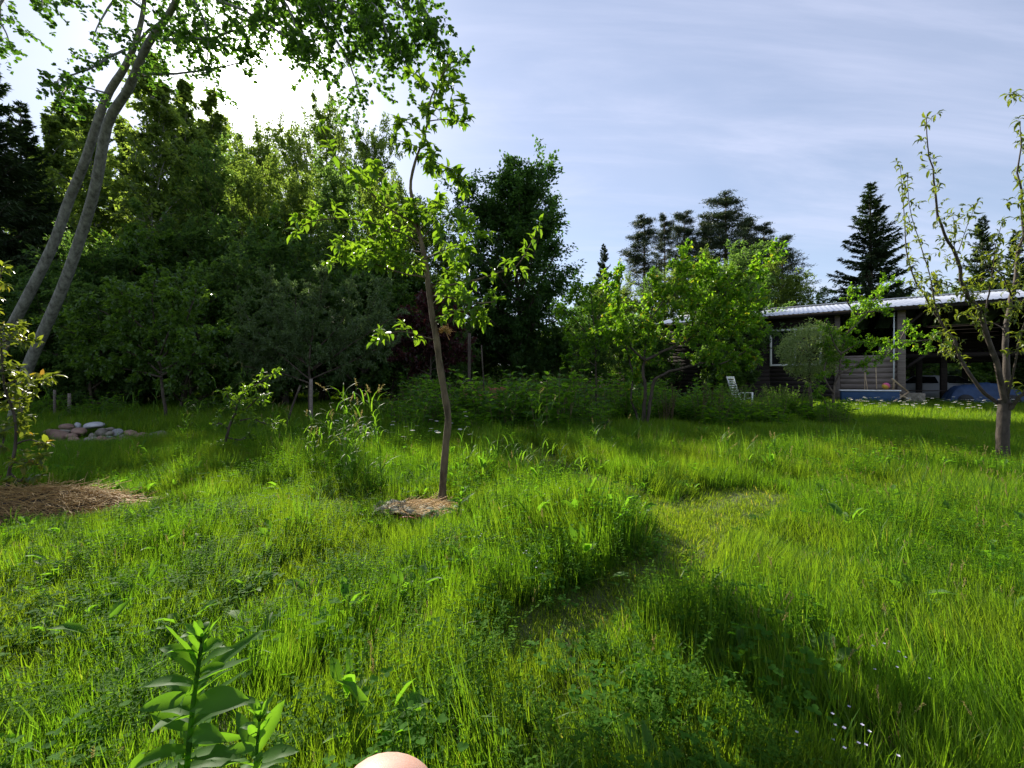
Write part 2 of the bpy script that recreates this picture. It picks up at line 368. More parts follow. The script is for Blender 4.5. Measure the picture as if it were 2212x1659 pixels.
def blades(b, rng, n, rad, h0, h1, w, lean, curve, seg=3, val=None):
    for _ in range(n):
        a = rng.uniform(0, 6.283); r = rad * math.sqrt(rng.random()); x, y = r * math.cos(a), r * math.sin(a)
        h = rng.uniform(h0, h1); az = rng.uniform(0, 6.283); ln = rng.normal(0, lean); cv = abs(rng.normal(0, curve))
        dx, dy = math.cos(az), math.sin(az); fx, fy = -dy, dx; ww = w * rng.uniform(.6, 1.2)
        V = []
        ang = ln; px = 0; pz = 0; st = h / seg
        for k in range(seg + 1):
            t = k / seg; wk = ww * (1 - t ** 2.2) * .5 * (1 if k else .7)
            if k < seg: V += [(x + dx * px + fx * wk, y + dy * px + fy * wk, pz), (x + dx * px - fx * wk, y + dy * px - fy * wk, pz)]
            else: V += [(x + dx * px, y + dy * px, pz)]
            ang += cv * (0.6 + t); px += math.sin(ang) * st; pz += math.cos(ang) * st
        q = [(2 * k, 2 * k + 1, 2 * k + 3, 2 * k + 2) for k in range(seg - 1)]
        b.add(V, [np.array(q), np.array([(2 * seg - 2, 2 * seg - 1, 2 * seg)])], rng.random() if val is None else val)
PATH = [[(0.12, 1.9), (0.45, 2.15), (.95, 2.55), (1.3, 3.0), (1.35, 3.6), (1.05, 4.4), (.7, 5.6), (.3, 7.5)], [(1.3, 3.3), (1.8, 3.8), (2.4, 4.2)]]
def path_d(x, y):
    best = np.full(np.shape(x), 9.0)
    for pl in PATH:
        for (ax, ay), (bx, by) in zip(pl, pl[1:]):
            vx, vy = bx - ax, by - ay; t = np.clip(((x - ax) * vx + (y - ay) * vy) / (vx * vx + vy * vy), 0, 1)
            best = np.minimum(best, np.hypot(x - ax - t * vx, y - ay - t * vy))
    return best
def vnoise(x, y, s, seed=0):
    r = np.random.default_rng(seed); out = 0
    for k in range(5):
        a = r.uniform(0, 6.28); f = s * r.uniform(.5, 1.8); out = out + np.sin((x * math.cos(a) + y * math.sin(a)) * f + r.uniform(0, 6.28))
    return out / 5
def height(x, y):
    h = 0.12 + 0.05 * vnoise(x, y, 2.2, 1) + 0.05 * vnoise(x, y, 5, 2) + .045 * vnoise(x, y, 12, 3)
    h = h + 0.035 * sstep(0.1, 1.6, x) * (1 - sstep(4, 7, y))            # taller on the right
    h = h + 0.12 * sstep(3.8, 6, y) * (1 - .5 * sstep(13, 18, y))
    h = h + 0.16 * np.exp(-(((x - 0.5) / .6) ** 2 + ((y - 3.1) / .8) ** 2)) + .10 * np.exp(-(((x - 0.15) / .7) ** 2 + ((y - 4.6) / .7) ** 2))
    h = h * (1 - .45 * np.exp(-(((x - 9) / 6) ** 2 + ((y - 11) / 3.5) ** 2)))
    pd = path_d(x, y) - .20 * sstep(2.7, 3.4, y) * (1 - sstep(5, 6.5, y)); k = sstep(.06, .34, pd); h = h * k + .05 * (1 - k)
    for cx_, cy_, rx, ry in HOLES:
        q = ((x - cx_) / rx) ** 2 + ((y - cy_) / ry) ** 2; h = h * (.08 + .92 * sstep(.8, 1.5, q)); fr = ((x - cx_) / (rx * 1.1)) ** 2 + ((y - cy_ + 1.3 * ry) / (ry * 1.4)) ** 2; h = h * (1 - .55 * np.exp(-fr * 1.2))
    return np.clip(h, .02, .6)
HOLES = [(-.80, 3.93, .36, .26), (-4.35, 3.85, .98, .40), (-7.75, 8.5, 1.25, .75), (-.16, .55, .2, .2), (.25, .45, .2, .2), (0, -.3, .4, .4)]
def field(rng, dens_fn, ymax=34, ymin=-1.5):
    out = []
    y0 = ymin
    while y0 < ymax:
        y1 = y0 + max(.5, y0 * .15); w = 1.28 * max(y1, .6) + 1.2; A = 2 * w * (y1 - y0)
        n = int(A * dens_fn((y0 + y1) / 2)); out.append(np.stack([rng.uniform(-w, w, n), rng.uniform(y0, y1, n)], 1)); y0 = y1
    return np.concatenate(out)
def build_grass():
    rng = np.random.default_rng(5)
    T = []
    for i in range(6):
        b = MB(); blades(b, rng, 38, .085, .10, .21, .0042, .22, .16); blades(b, rng, 10, .085, .05, .12, .005, .5, .3); T.append(b.mesh('grass_tuft', M['grass']))
    for i in range(3):
        b = MB(); blades(b, rng, 12, .06, .13, .26, .0085, .28, .24, 4); T.append(b.mesh('wide_tuft', M['grass_wide']))
    for i in range(2):
        b = MB(); blades(b, rng, 46, .10, .03, .07, .0042, .6, .3); T.append(b.mesh('short_tuft', M['path_grass']))
    cg = src_coll('grass_source', T)
    P = field(rng, lambda y: 360 if y < 2.2 else 300 if y < 4 else 190 if y < 7 else 110 if y < 12 else 0, 12)
    x, y = P[:, 0], P[:, 1]; h = height(x, y); n = len(P)
    pd = path_d(x, y)
    keep = rng.random(n) < (0.45 + .55 * np.clip(h / .05, 0, 1)); x, y, h = x[keep], y[keep], h[keep]; n = len(x)
    s = h / .155 * rng.uniform(.7, 1.25, n); sx = np.clip(1 + (y - 3) * .06, .8, 1.7) * rng.uniform(.8, 1.2, n)
    tus = (vnoise(x, y, 3.4, 41) + .25 * vnoise(x, y, 9, 42) > .42) & (h > .08); idx = np.where(rng.random(n) < np.where(tus, .55, .08), rng.integers(6, 9, n), rng.integers(0, 6, n)); s = s * np.where(tus, 1.35, 1)
    onp = path_d(x, y) - .20 * sstep(2.7, 3.4, y) * (1 - sstep(5, 6.5, y)) < .20 + .07 * vnoise(x, y, 6, 4); idx = np.where(onp, rng.integers(9, 11, n), idx); s = np.where(onp, rng.uniform(.6, 1.1, n), s)
    tx = .32 * vnoise(x, y, 3.1, 31); ty = .32 * vnoise(x, y, 3.1, 32)
    rot = np.stack([rng.normal(0, .15, n) + tx, rng.normal(0, .15, n) + ty, rng.uniform(-.5, .5, n) + 6.28 * rng.integers(0, 2, n)], 1)
    scatter('grass', np.stack([x, y, terr(x, y) - .005], 1), rot, np.stack([sx, sx, s], 1), idx, cg,
            'bright backlit green meadow grass growing over the near garden', 'grass')
    # farther grass: coarser tufts
    T = []
    for i in range(4):
        b = MB(); blades(b, rng, 34, .16, .12, .30, .010, .2, .16); T.append(b.mesh('far_tuft', M['grass_far']))
    cg = src_coll('far_source', T)
    P = field(rng, lambda y: 0 if y < 9 else 40 if y < 13 else 34 if y < 20 else 22, 36)
    x, y = P[:, 0], P[:, 1]; n = len(x); h = height(x, y)
    rot = np.stack([rng.normal(0, .1, n), rng.normal(0, .1, n), rng.uniform(0, 6.28, n)], 1)
    s = h / .21 * rng.uniform(.8, 1.3, n); sx = rng.uniform(1, 1.7, n)
    scatter('far_grass', np.stack([x, y, terr(x, y) - .01], 1), rot, np.stack([sx, sx, s], 1), rng.integers(0, 4, n), cg,
            'taller seeding meadow grass between the fruit trees and the barn', 'grass')
    # clover and small herbs
    T = []
    for i in range(3):                       # clover: stems with three leaflets
        b = MB(); m = 16
        for _ in range(m):
            a = rng.uniform(0, 6.28); r = .07 * math.sqrt(rng.random()); h_ = rng.uniform(.04, .11); top = np.array([r * 1.4 * math.cos(a), r * 1.4 * math.sin(a), h_])
            b.tube([(r * math.cos(a), r * math.sin(a), 0), top], .0007, 3, False, .6)
            ph = rng.uniform(0, 6.28); dd = np.array([(math.cos(ph + k * 2.09), math.sin(ph + k * 2.09), .15) for k in range(3)])
            b.leaves(np.repeat(top[None], 3, 0), dd, np.array([[0, 0, 1.]] * 3) + rng.normal(0, .25, 3), rng.uniform(.011, .019), .014, 'round', rng.random(), rng)
        T.append(b.mesh('clover_patch', M['clover']))
    for i in range(4):                       # leafy creeping herb with opposite small leaves
        b = MB()
        for _ in range(11):
            a = rng.uniform(0, 6.28); r = .06 * math.sqrt(rng.random()); H = rng.uniform(.10, .24); q = rng.normal(0, .05, 2)
            p0 = np.array([r * math.cos(a), r * math.sin(a), 0]); p1 = p0 + np.array([q[0], q[1], H]); b.tube([p0, (p0 + p1) / 2 + rng.normal(0, .008, 3), p1], [.0012, .001, .0006], 3, False, .3)
            k = int(H / .018); tt = np.linspace(.1, 1, k); pp = p0 + (p1 - p0) * tt[:, None]
            an = np.arange(k) * 1.57 + rng.uniform(0, 6)
            for sg in (0, math.pi):
                dd = np.stack([np.cos(an + sg), np.sin(an + sg), np.full(k, .35)], 1)
                b.leaves(pp, dd, rng.normal(0, .25, (k, 3)) + [0, 0, 1], rng.uniform(.012, .02, k), .008, 'diamond', rng.random(k), rng)
        T.append(b.mesh('herb_patch', M['herb']))
    for i in range(3):                       # dandelion / dock / bindweed like rosettes
        b = MB(); m = 7; an = np.arange(m) * 2.4 + rng.normal(0, .3, m); el = rng.uniform(.35, 1.0, m)
        dd = np.stack([np.cos(an) * np.cos(el), np.sin(an) * np.cos(el), np.sin(el)], 1); p = np.tile([0, 0, .03], (m, 1)) + dd * rng.uniform(.01, .07, (m, 1))
        b.leaves(p, dd, np.array([[0, 0, 1.]] * m) + rng.normal(0, .3, (m, 3)), rng.uniform(.05, .10, m), rng.uniform(.025, .045, m), 'oval', rng.random(m), rng); T.append(b.mesh('rosette', M['weed']))
    ch = src_coll('herb_source', T)
    P = field(rng, lambda y: 72 if y < 3 else 60 if y < 5.5 else 26 if y < 9 else 0, 9); x, y = P[:, 0], P[:, 1]
    k = vnoise(x, y, 3, 8) + 1.1 * np.exp(-(((x - 0.5) / .7) ** 2 + ((y - 2.9) / .8) ** 2)) + .3 * (x < 0) + .1 + rng.normal(0, .2, len(x)) > .12
    x, y = x[k], y[k]; n = len(x); h = height(x, y); ok = h > .075; x, y, h = x[ok], y[ok], h[ok]; n = len(x)
    isc = rng.random(n) < .4; idx = np.where(isc, rng.integers(0, 3, n), rng.integers(3, 7, n)); idx = np.where(rng.random(n) < .14, rng.integers(7, 10, n), idx)
    s = np.where(isc, h / .10, h / .15) * rng.uniform(.8, 1.25, n); sx = rng.uniform(.9, 1.4, n)
    rot = np.stack([rng.normal(0, .12, n), rng.normal(0, .12, n), rng.uniform(0, 6.28, n)], 1)
    scatter('ground_herbs', np.stack([x, y, terr(x, y)], 1), rot, np.stack([sx, sx, s], 1), idx, ch,
            'clover and small leafy weeds mixed through the near grass', 'ground cover')
    # seed heads and dry stalks
    T = []
    for i in range(3):
        b = MB()
        for _ in range(3):
            a = rng.uniform(0, 6.28); H = rng.uniform(.3, .5); q = rng.normal(0, .06, 2)
            P3 = smooth_pts([(0, 0, 0), (q[0] * .4, q[1] * .4, H * .5), (q[0], q[1], H)], 5); P3[:, 0] += .04 * math.cos(a); P3[:, 1] += .04 * math.sin(a)
            b.tube(P3, [.0013, .0012, .001, .0008, .0006], 3, False, .35)
            m = 34; tt = rng.uniform(.0, 1, m); top = P3[-1]; d = (P3[-1] - P3[-2]); d /= np.linalg.norm(d)
            pp = top - d * .07 * tt[:, None] + rng.normal(0, .0018, (m, 3)); dd = d + rng.normal(0, .35, (m, 3))
            b.leaves(pp, dd, rvec(rng, m), .012, .0035, 'diamond', rng.random(m), rng)
        T.append(b.mesh('seed_stalk', M['seed']))
    for i in range(2):
        b = MB(); blades(b, rng, 7, .09, .12, .3, .0035, .9, .25, 3); T.append(b.mesh('dry_blade', M['straw']))
    cs = src_coll('seed_source', T)
    P = field(rng, lambda y: 26 if y < 6 else 9 if y < 12 else 4, 26); x, y = P[:, 0], P[:, 1]
    k = (x > -.5 - .2 * y) | (rng.random(len(x)) < .5); x, y = x[k], y[k]; h = height(x, y); ok = h > .1; x, y, h = x[ok], y[ok], h[ok]; n = len(x)
    s = h / .30 * rng.uniform(.7, 1.15, n)
    rot = np.stack([rng.normal(0, .15, n), rng.normal(0, .15, n), rng.uniform(0, 6.28, n)], 1)
    idx = np.where(rng.random(n) < .35, rng.integers(0, 3, n), rng.integers(3, 5, n))
    scatter('seeding_grass', np.stack([x, y, terr(x, y)], 1), rot, np.stack([s ** .5, s ** .5, s], 1), idx, cs,
            'pale seed heads and dry bent blades standing among the grass', 'grass')
    # tiny flowers
    T = []
    b = MB()
    for _ in range(7):
        p = rng.normal(0, .05, 3); p[2] = rng.uniform(.12, .19); an = rng.uniform(0, 6.28)
        dd = np.array([(math.cos(an + k * 1.57), math.sin(an + k * 1.57), .4) for k in range(4)])
        b.leaves(np.repeat(p[None], 4, 0), dd, np.array([[0, 0, 1.]] * 4), .0055, .005, 'round', rng.random(), rng)
    T.append(b.mesh('small_flower', M['lilac'])); cf = src_coll('flower_source', T)
    P = field(rng, lambda y: 5 if y < 5 else 0, 5); x, y = P[:, 0], P[:, 1]
    k = vnoise(x, y, 2.5, 18) + 1.2 * np.exp(-(((x - 0.45) / .55) ** 2 + ((y - 2.9) / .7) ** 2)) + 1.0 * np.exp(-(((x - 1.0) / .5) ** 2 + ((y - 1.55) / .4) ** 2)) > .65
    x, y = x[k], y[k]; n = len(x); h = height(x, y)
    scatter('small_wildflowers', np.stack([x, y, terr(x, y)], 1), np.stack([0 * x, 0 * x, rng.uniform(0, 6, n)], 1), np.stack([1 + 0 * x, 1 + 0 * x, h / .155], 1), np.zeros(n), cf,
            'tiny pale lilac speedwell and vetch flowers scattered over the grass mound', 'wildflowers')
build_grass()

# ------------------------------------------------------------------ trees: generic and drawn
def copy_thing(root, loc, rz, s=(1, 1, 1), label=None, group=None):
    r = root.copy(); COL.objects.link(r); r.location = loc; r.rotation_euler = (0, 0, rz); r.scale = s
    if label: r['label'] = label
    if group: r['group'] = group
    for ch in root.children:
        c = ch.copy(); COL.objects.link(c); c.parent = r
        for g in ch.children:
            d = g.copy(); COL.objects.link(d); d.parent = c
    return r
def gen_tree(name, seed, H, r0, clear, Rf, n1, n2, nl, leaf, lw, bark, lmat, up=.5, droop=0., curve=.3, kind='diamond', clump=.22, trunks=1, wob=.02, topr=.15):
    rng = np.random.default_rng(seed); tb = MB(); lb = MB(); LP = []; LD = []
    for tk in range(trunks):
        off = np.zeros(3) if trunks == 1 else np.append(rng.normal(0, .12, 2), 0)
        leanv = rng.normal(0, .02 if trunks == 1 else .16, 2); Hk = H * (1 if trunks == 1 else rng.uniform(.7, 1))
        K = 9; t = np.linspace(0, 1, K)
        TP = np.stack([off[0] + leanv[0] * Hk * t, off[1] + leanv[1] * Hk * t, Hk * t], 1); TP[1:-1, :2] += rng.normal(0, wob * H * .3, (K - 2, 2)); TP[0, 2] = -.15
        TP = smooth_pts(TP, 16); tb.tube(TP, r0 * (1 - .93 * np.linspace(0, 1, 16) ** .9), 7)
        N1 = max(3, n1 // trunks)
        for i in range(N1):
            f = (i + rng.random()) / N1; h = clear + (1 - clear) * f * .97
            u = h * 15; a0 = int(min(u, 14)); p = TP[a0] + (TP[a0 + 1] - TP[a0]) * (u - a0)
            az = i * 2.4 + rng.normal(0, .5); Lb = Rf(f) * H * rng.uniform(.65, 1.15)
            el = up + rng.normal(0, .15) + f * .5
            d = np.array([math.cos(az) * math.cos(el), math.sin(az) * math.cos(el), math.sin(el)])
            pts = [p]; dd = d.copy()
            for k in range(5):
                dd = dd + np.array([0, 0, curve * .2 - droop * .25 * k / 4 * 2]) + rng.normal(0, .09, 3); dd /= np.linalg.norm(dd); pts.append(pts[-1] + dd * Lb / 5)
            pts = np.array(pts); rb = r0 * (1 - .9 * h) * .45 + .008; tb.tube(pts, rb * np.linspace(1, .2, 6), 5, False)
            for j in range(n2):
                s = .18 + .82 * (j + rng.random()) / n2; u = s * 5; a = min(int(u), 4); q = pts[a] + (pts[a + 1] - pts[a]) * (u - a)
                v = dd * .5 + rvec(rng, 1)[0] * .9 + np.array([0, 0, .15 - droop]); v /= np.linalg.norm(v); Ls = Lb * (.18 + .30 * rng.random()) * (1.25 - .5 * s)
                e = q + v * Ls + np.array([0, 0, -droop * Ls * .6]); mid = (q + e) / 2 + rng.normal(0, .05 * Ls, 3) + [0, 0, droop * Ls * .15]
                tb.tube([q, mid, e], [rb * .3, rb * .2, .004], 3, False)
                m = max(2, int(nl * rng.uniform(.6, 1.4))); tt = rng.uniform(.25, 1.1, m)[:, None]
                c = np.where(tt < .5, q + (mid - q) * tt * 2, mid + (e - mid) * (tt * 2 - 1)) + rng.normal(0, clump * max(Ls, .25 * Lb) * .55, (m, 3))
                LP.append(c); LD.append(v + rng.normal(0, .6, (m, 3)) + [0, 0, -.25 - droop])
    LP = np.concatenate(LP); LD = np.concatenate(LD); n = len(LP)
    lb.leaves(LP, LD, rng.normal(0, .55, (n, 3)) + [0, 0, 1.0], leaf * rng.uniform(.7, 1.3, n), leaf * lw * rng.uniform(.8, 1.2, n), kind, rng.random(n), rng)
    root = empty(name, (0, 0, 0)); tb.build('trunk', M[bark], root, True); lb.build('crown', M[lmat], root)
    return root
def gen_spruce(name, seed, H, Rb, mat='needles', pine=False):
    rng = np.random.default_rng(seed); tb = MB(); LP = []; LD = []; LN = []; LL = []
    tb.tube([(0, 0, -.2), (0, 0, H * .5), (0, 0, H)], [H * .014 + .05, H * .009, .01], 7)
    z = H * (.45 if pine else .04)
    while z < H * .985:
        f = (z / H - .45) / .55 if pine else z / H
        Lb0 = Rb * ((.22 + .85 * max(0, 1 - f) ** .7) if pine else (1 - f) ** .8 * (1.05 - .15 * f) + .02)
        nb = 6 if pine else int(7 + 4 * (1 - f))
        for k in range(nb):
            if pine and rng.random() < .3: continue
            az = rng.uniform(0, 6.283); Lb = Lb0 * rng.uniform(.6, 1.15)
            pts = [np.array([0, 0, z + rng.normal(0, .08)])]; el = (.35 if pine else .35 * f + .05 - .25 * (1 - f)) + rng.normal(0, .1)
            for q in range(6):
                pts.append(pts[-1] + np.array([math.cos(az) * math.cos(el), math.sin(az) * math.cos(el), math.sin(el)]) * Lb / 6); el += .09 if not pine else .05; az += rng.normal(0, .06)
            pts = np.array(pts); tb.tube(pts, np.linspace(.018 + Lb * .008, .004, 7), 3, False)
            if pine:
                for c in range(7):
                    s = rng.uniform(.25, 1.05) * 6; a = min(int(s), 5); cpos = pts[a] + (pts[a + 1] - pts[a]) * (s - a) + rng.normal(0, .10 * Lb, 3)
                    m = 42; LP.append(cpos + rng.normal(0, .17, (m, 3)) * [1, 1, .35]); LD.append(rvec(rng, m) + [0, 0, .6]); LN.append(rvec(rng, m)); LL.append(np.full(m, .22))
            else:
                m = int(22 + Lb * 62); s = rng.uniform(.12, 1, m) * 6; a = np.minimum(s.astype(int), 5); c = pts[a] + (pts[a + 1] - pts[a]) * (s - a)[:, None]
                t = (pts[-1] - pts[0]) / Lb; sd = np.cross(t, [0, 0, 1]); sg = rng.choice([-1, 1], m)[:, None]
                wid = Lb * .2 * (1 - s / 7)[:, None] * rng.random((m, 1))
                LP.append(c + sd * sg * wid + [0, 0, -.02]); LD.append(t * .6 + sd * sg * .5 + rng.normal(0, .2, (m, 3)) + [0, 0, -.75 * (1 - f)]); LN.append(rng.normal(0, .5, (m, 3)) + [0, 0, 1]); LL.append(rng.uniform(.2, .42, m) * (.6 + .5 * (1 - f)))
        z += (.62 if pine else .30 + .12 * (1 - f)) * (H / 15) ** .5
    LP = np.concatenate(LP); LD = np.concatenate(LD); LN = np.concatenate(LN); LL = np.concatenate(LL)
    lb = MB(); lb.leaves(LP, LD, LN, LL, LL * (.13 if pine else .24), 'diamond', rng.random(len(LP)), rng)
    root = empty(name, (0, 0, 0)); tb.build('trunk', M['bark_pine' if pine else 'bark'], root, True); lb.build('crown', M[mat], root)
    return root
_used = {}; HT = {}
def plant(proto, px, topy, d, H, label, cat, group=None, rz=0, sx=1.0, dy=0):
    """proto has height H; place it at picture column px, depth d so that its top reaches picture row topy"""
    if 'H' not in HT.setdefault(proto.name, {}):
        cr = [c for c in proto.children if c.name.startswith('crown')][0]; co = np.empty(len(cr.data.vertices) * 3, np.float32); cr.data.vertices.foreach_get('co', co); zz = co.reshape(-1, 3)[:, 2]
        HT[proto.name]['H'] = float(np.percentile(zz, 99.9)); rr_ = np.hypot(co[::3], co[1::3]); HT[proto.name]['R'] = float(np.percentile(rr_, 96))
    x = (px - CX) / F * d; z0 = tz(x, d); top = CAMZ + (CY - topy) / F * d; s = (top - z0) / HT[proto.name]['H']
    if sx > 5: sx = sx / F * d / 2 / HT[proto.name]['R'] / s       # given as crown width in picture pixels
    if proto.name not in _used:
        _used[proto.name] = 1; o = proto; o.location = (x, d, z0); o.rotation_euler = (0, 0, rz); o.scale = (s * sx, s * sx, s)
    else: o = copy_thing(proto, (x, d, z0), rz, (s * sx, s * sx, s))
    for k in ('label', 'category', 'group'):
        if k in o: del o[k]
    return tag(o, label, cat, group)

P_birch = [gen_tree('birch_tree', 11 + i, 14, .11, .16, lambda f: .17 * (1 - f) ** .6 + .03, 44, 10, 36, .16, .75, 'bark_birch', 'birch', .75, .35, .2, clump=.24) for i in range(2)]
P_broad = [gen_tree('broadleaf_tree', 21 + i, 14, .2, .12, lambda f: .26 * math.sin(max(.15, 1 - f) ** .7 * 2.6) ** .8 + .05, 44, 11, 46, .20, .65, 'bark', 'broad', .45, .05, .3, clump=.19) for i in range(3)]
P_under = [gen_tree('bushy_tree', 31 + i, 6, .08, .04, lambda f: .36 * math.sin(max(.12, 1 - f * .9) ** .8 * 2.4) ** .8 + .05, 40, 10, 44, .15, .6, 'bark', 'broad', .45, .05, .25, clump=.20, trunks=3) for i in range(2)]
for k, (t, mn) in enumerate(((P_broad[1], 'birch'), (P_broad[2], 'lime'), (P_under[1], 'shrub'))): [c for c in t.children if c.name.startswith('crown')][0].data.materials[0] = M[mn]
P_oak = gen_tree('oak_tree', 41, 16, .33, .12, lambda f: .34 * math.sin(min(1, (1 - f) * .85 + .08) ** .75 * 2.9) ** .7 + .04, 60, 17, 62, .27, .62, 'bark', 'oak', .4, 0, .25, clump=.20)
P_spruce = [gen_spruce('spruce_tree', 51 + i, 15, 3.6) for i in range(2)]
P_pine = [gen_spruce('pine_tree', 61 + i, 18, 2.6, 'pine', True) for i in range(2)]

rr = random.Random(3)
# tall left wood: (px, top row, depth, prototype, width)
for i, (px, ty, d) in enumerate([(120, 250, 25), (165, 215, 27), (215, 235, 24), (330, 120, 21), (400, 190, 27), (455, 195, 30), (375, 300, 25), (60, 330, 27), (280, 270, 28)]):
    plant(P_birch[i % 2], px, ty, d, 14, 'slender birch with thin pale trunk in the wood behind the leaning aspen', 'tree', 'slender birches in the left wood', rr.uniform(0, 6), 1.0)
for i, (px, ty, d) in enumerate([(492, 300, 52), (556, 262, 56), (625, 245, 62), (300, 400, 30), (215, 430, 31), (420, 390, 31), (100, 470, 30), (20, 460, 30)]):
    plant(P_broad[i % 3], px, ty, d, 14, 'tall leafy broadleaf tree in the wood on the left against the sun', 'tree', 'broadleaf trees in the left wood', rr.uniform(0, 6), .80)
plant(P_broad[1], 705, 205, 76, 14, 'tallest broadleaf tree with dark forked trunk behind the apple tree crown', 'tree', None, 1.0, 150)
plant(P_broad[2], 805, 232, 45, 14, 'broadleaf tree with a pointed top just left of the apple tree tip', 'tree', None, 2.2, 150)
plant(P_broad[0], 860, 400, 33, 14, 'lower broadleaf tree directly behind the apple trunk', 'tree', None, .4, 150)
for i, (px, ty, d) in enumerate([(445, 310, 23), (545, 318, 22.5), (640, 335, 22.5), (735, 352, 22), (830, 370, 22), (905, 395, 21.5), (968, 490, 21)]):
    plant(P_broad[i % 3], px, ty, d, 14, 'middle height broadleaf tree before the tall ones', 'tree', 'middle height trees of the left wood', rr.uniform(0, 6), 165 if px < 950 else 120)
for i, (px, ty, d) in enumerate([(30, 560, 15), (130, 540, 18), (240, 520, 17), (330, 500, 19), (450, 470, 20), (540, 450, 21), (620, 500, 18), (700, 520, 21), (780, 540, 19), (850, 560, 20), (920, 600, 21), (400, 560, 16), (560, 560, 17), (970, 690, 22), (200, 600, 15.5)]):
    plant(P_under[i % 2], px, ty, d, 6, 'dark bushy undergrowth tree at the shaded edge of the left wood', 'tree', 'bushy trees along the wood edge', rr.uniform(0, 6), .95)
plant(P_spruce[0], -30, 130, 17, 15, 'dark heavy spruce at the far left behind the aspen trunks', 'tree', None, .3, 1.05)
plant(P_spruce[1], 45, 225, 19, 15, 'dark spruce beside the far left one, partly behind birches', 'tree', None, 2.3, .9)
plant(P_oak, 1122, 355, 26, 16, 'rounded dark oak standing alone in the middle against the sky', 'tree', None, 1.2, 250)
for i, (px, ty, d, w) in enumerate([(1392, 468, 46, 110), (1436, 462, 48, 70), (1478, 460, 45, 105), (1520, 475, 47, 95), (1568, 422, 44, 160), (1610, 470, 47, 90), (1650, 485, 46, 100), (1690, 510, 48, 110)]):
    plant(P_pine[i % 2], px, ty, d, 18, 'scots pine with open crown among the pines left of the barn roof', 'tree', 'pines behind the plum tree', rr.uniform(0, 6), w)
plant(P_spruce[0], 1304, 530, 42, 15, 'small narrow spruce between the oak and the pines', 'tree', None, .9, .7)
plant(P_spruce[1], 1880, 398, 34, 15, 'tall drooping spruce rising behind the barn roof', 'tree', None, 1.9, 205)
for i, (px, ty, d) in enumerate([(2122, 470, 40), (2195, 500, 36), (2020, 600, 40), (2260, 450, 40)]):
    plant(P_spruce[i % 2], px, ty, d, 15, 'dark spruce behind the peach tree and barn roof at the right', 'tree', 'spruces behind the right end of the barn', rr.uniform(0, 6), .85)
for i, (px, ty, d) in enumerate([(1255, 640, 34), (1290, 600, 36), (1345, 600, 33), (1410, 590, 35), (1470, 560, 34), (1530, 545, 34), (1600, 515, 33), (1655, 545, 34), (1710, 575, 34), (1770, 620, 36), (1830, 630, 40), (1940, 610, 40), (2040, 620, 40), (2100, 600, 40), (2180, 600, 40), (2250, 610, 38)]):
    plant(P_broad[i % 3], px, ty, d, 14, 'mid green broadleaf tree in the belt behind the barn', 'tree', 'broadleaf trees behind the barn', rr.uniform(0, 6), 1.05)
for i, (px, ty, d) in enumerate([(1000, 700, 26), (1075, 700, 27), (1130, 720, 25), (1200, 710, 26), (1270, 690, 24), (1340, 690, 25), (1420, 720, 25)]):
    plant(P_under[i % 2], px, ty, d, 6, 'dark green shrub under the oak beyond the garden', 'shrub', 'shrubs beyond the garden under the oak', rr.uniform(0, 6), 1.1)
plant(P_under[0], 1560, 560, 24.5, 6, 'large dark green bush overlapping the left end of the barn roof', 'tree', None, 2.0, 190)
plant(P_under[1], 1585, 575, 23.5, 6, 'dark round tree standing against the barn wall beside the white window frame', 'tree', None, 1.0, 150)
for i in range(34):
    a = R(-62 + 124 * i / 33 + rr.uniform(-1, 1)); d = (27, 33, 40)[i % 3] / math.cos(a * .6) + (6 if a > .4 else 0); x, y = d * math.sin(a), d * math.cos(a)
    o = copy_thing(P_under[i % 2], (x, y, tz(x, y)), rr.uniform(0, 6), (1.2, 1.2, rr.uniform(.65, .95)), 'dark leafy thicket bush low at the far edge of the garden', 'thicket bushes at the far edge of the garden')
    o['category'] = 'shrub'
# distant tree line closing the view all round
for i in range(26):
    a = R(-70 + 140 * i / 25); d = 62 + (i % 3) * 5; x, y = d * math.sin(a), d * math.cos(a)
    o = copy_thing(P_broad[i % 3], (x, y, tz(x, y)), rr.uniform(0, 6), (1.05, 1.05, rr.uniform(.55, .75)), 'hazy far broadleaf tree in the distant tree line', 'distant tree line')
    o['category'] = 'tree'

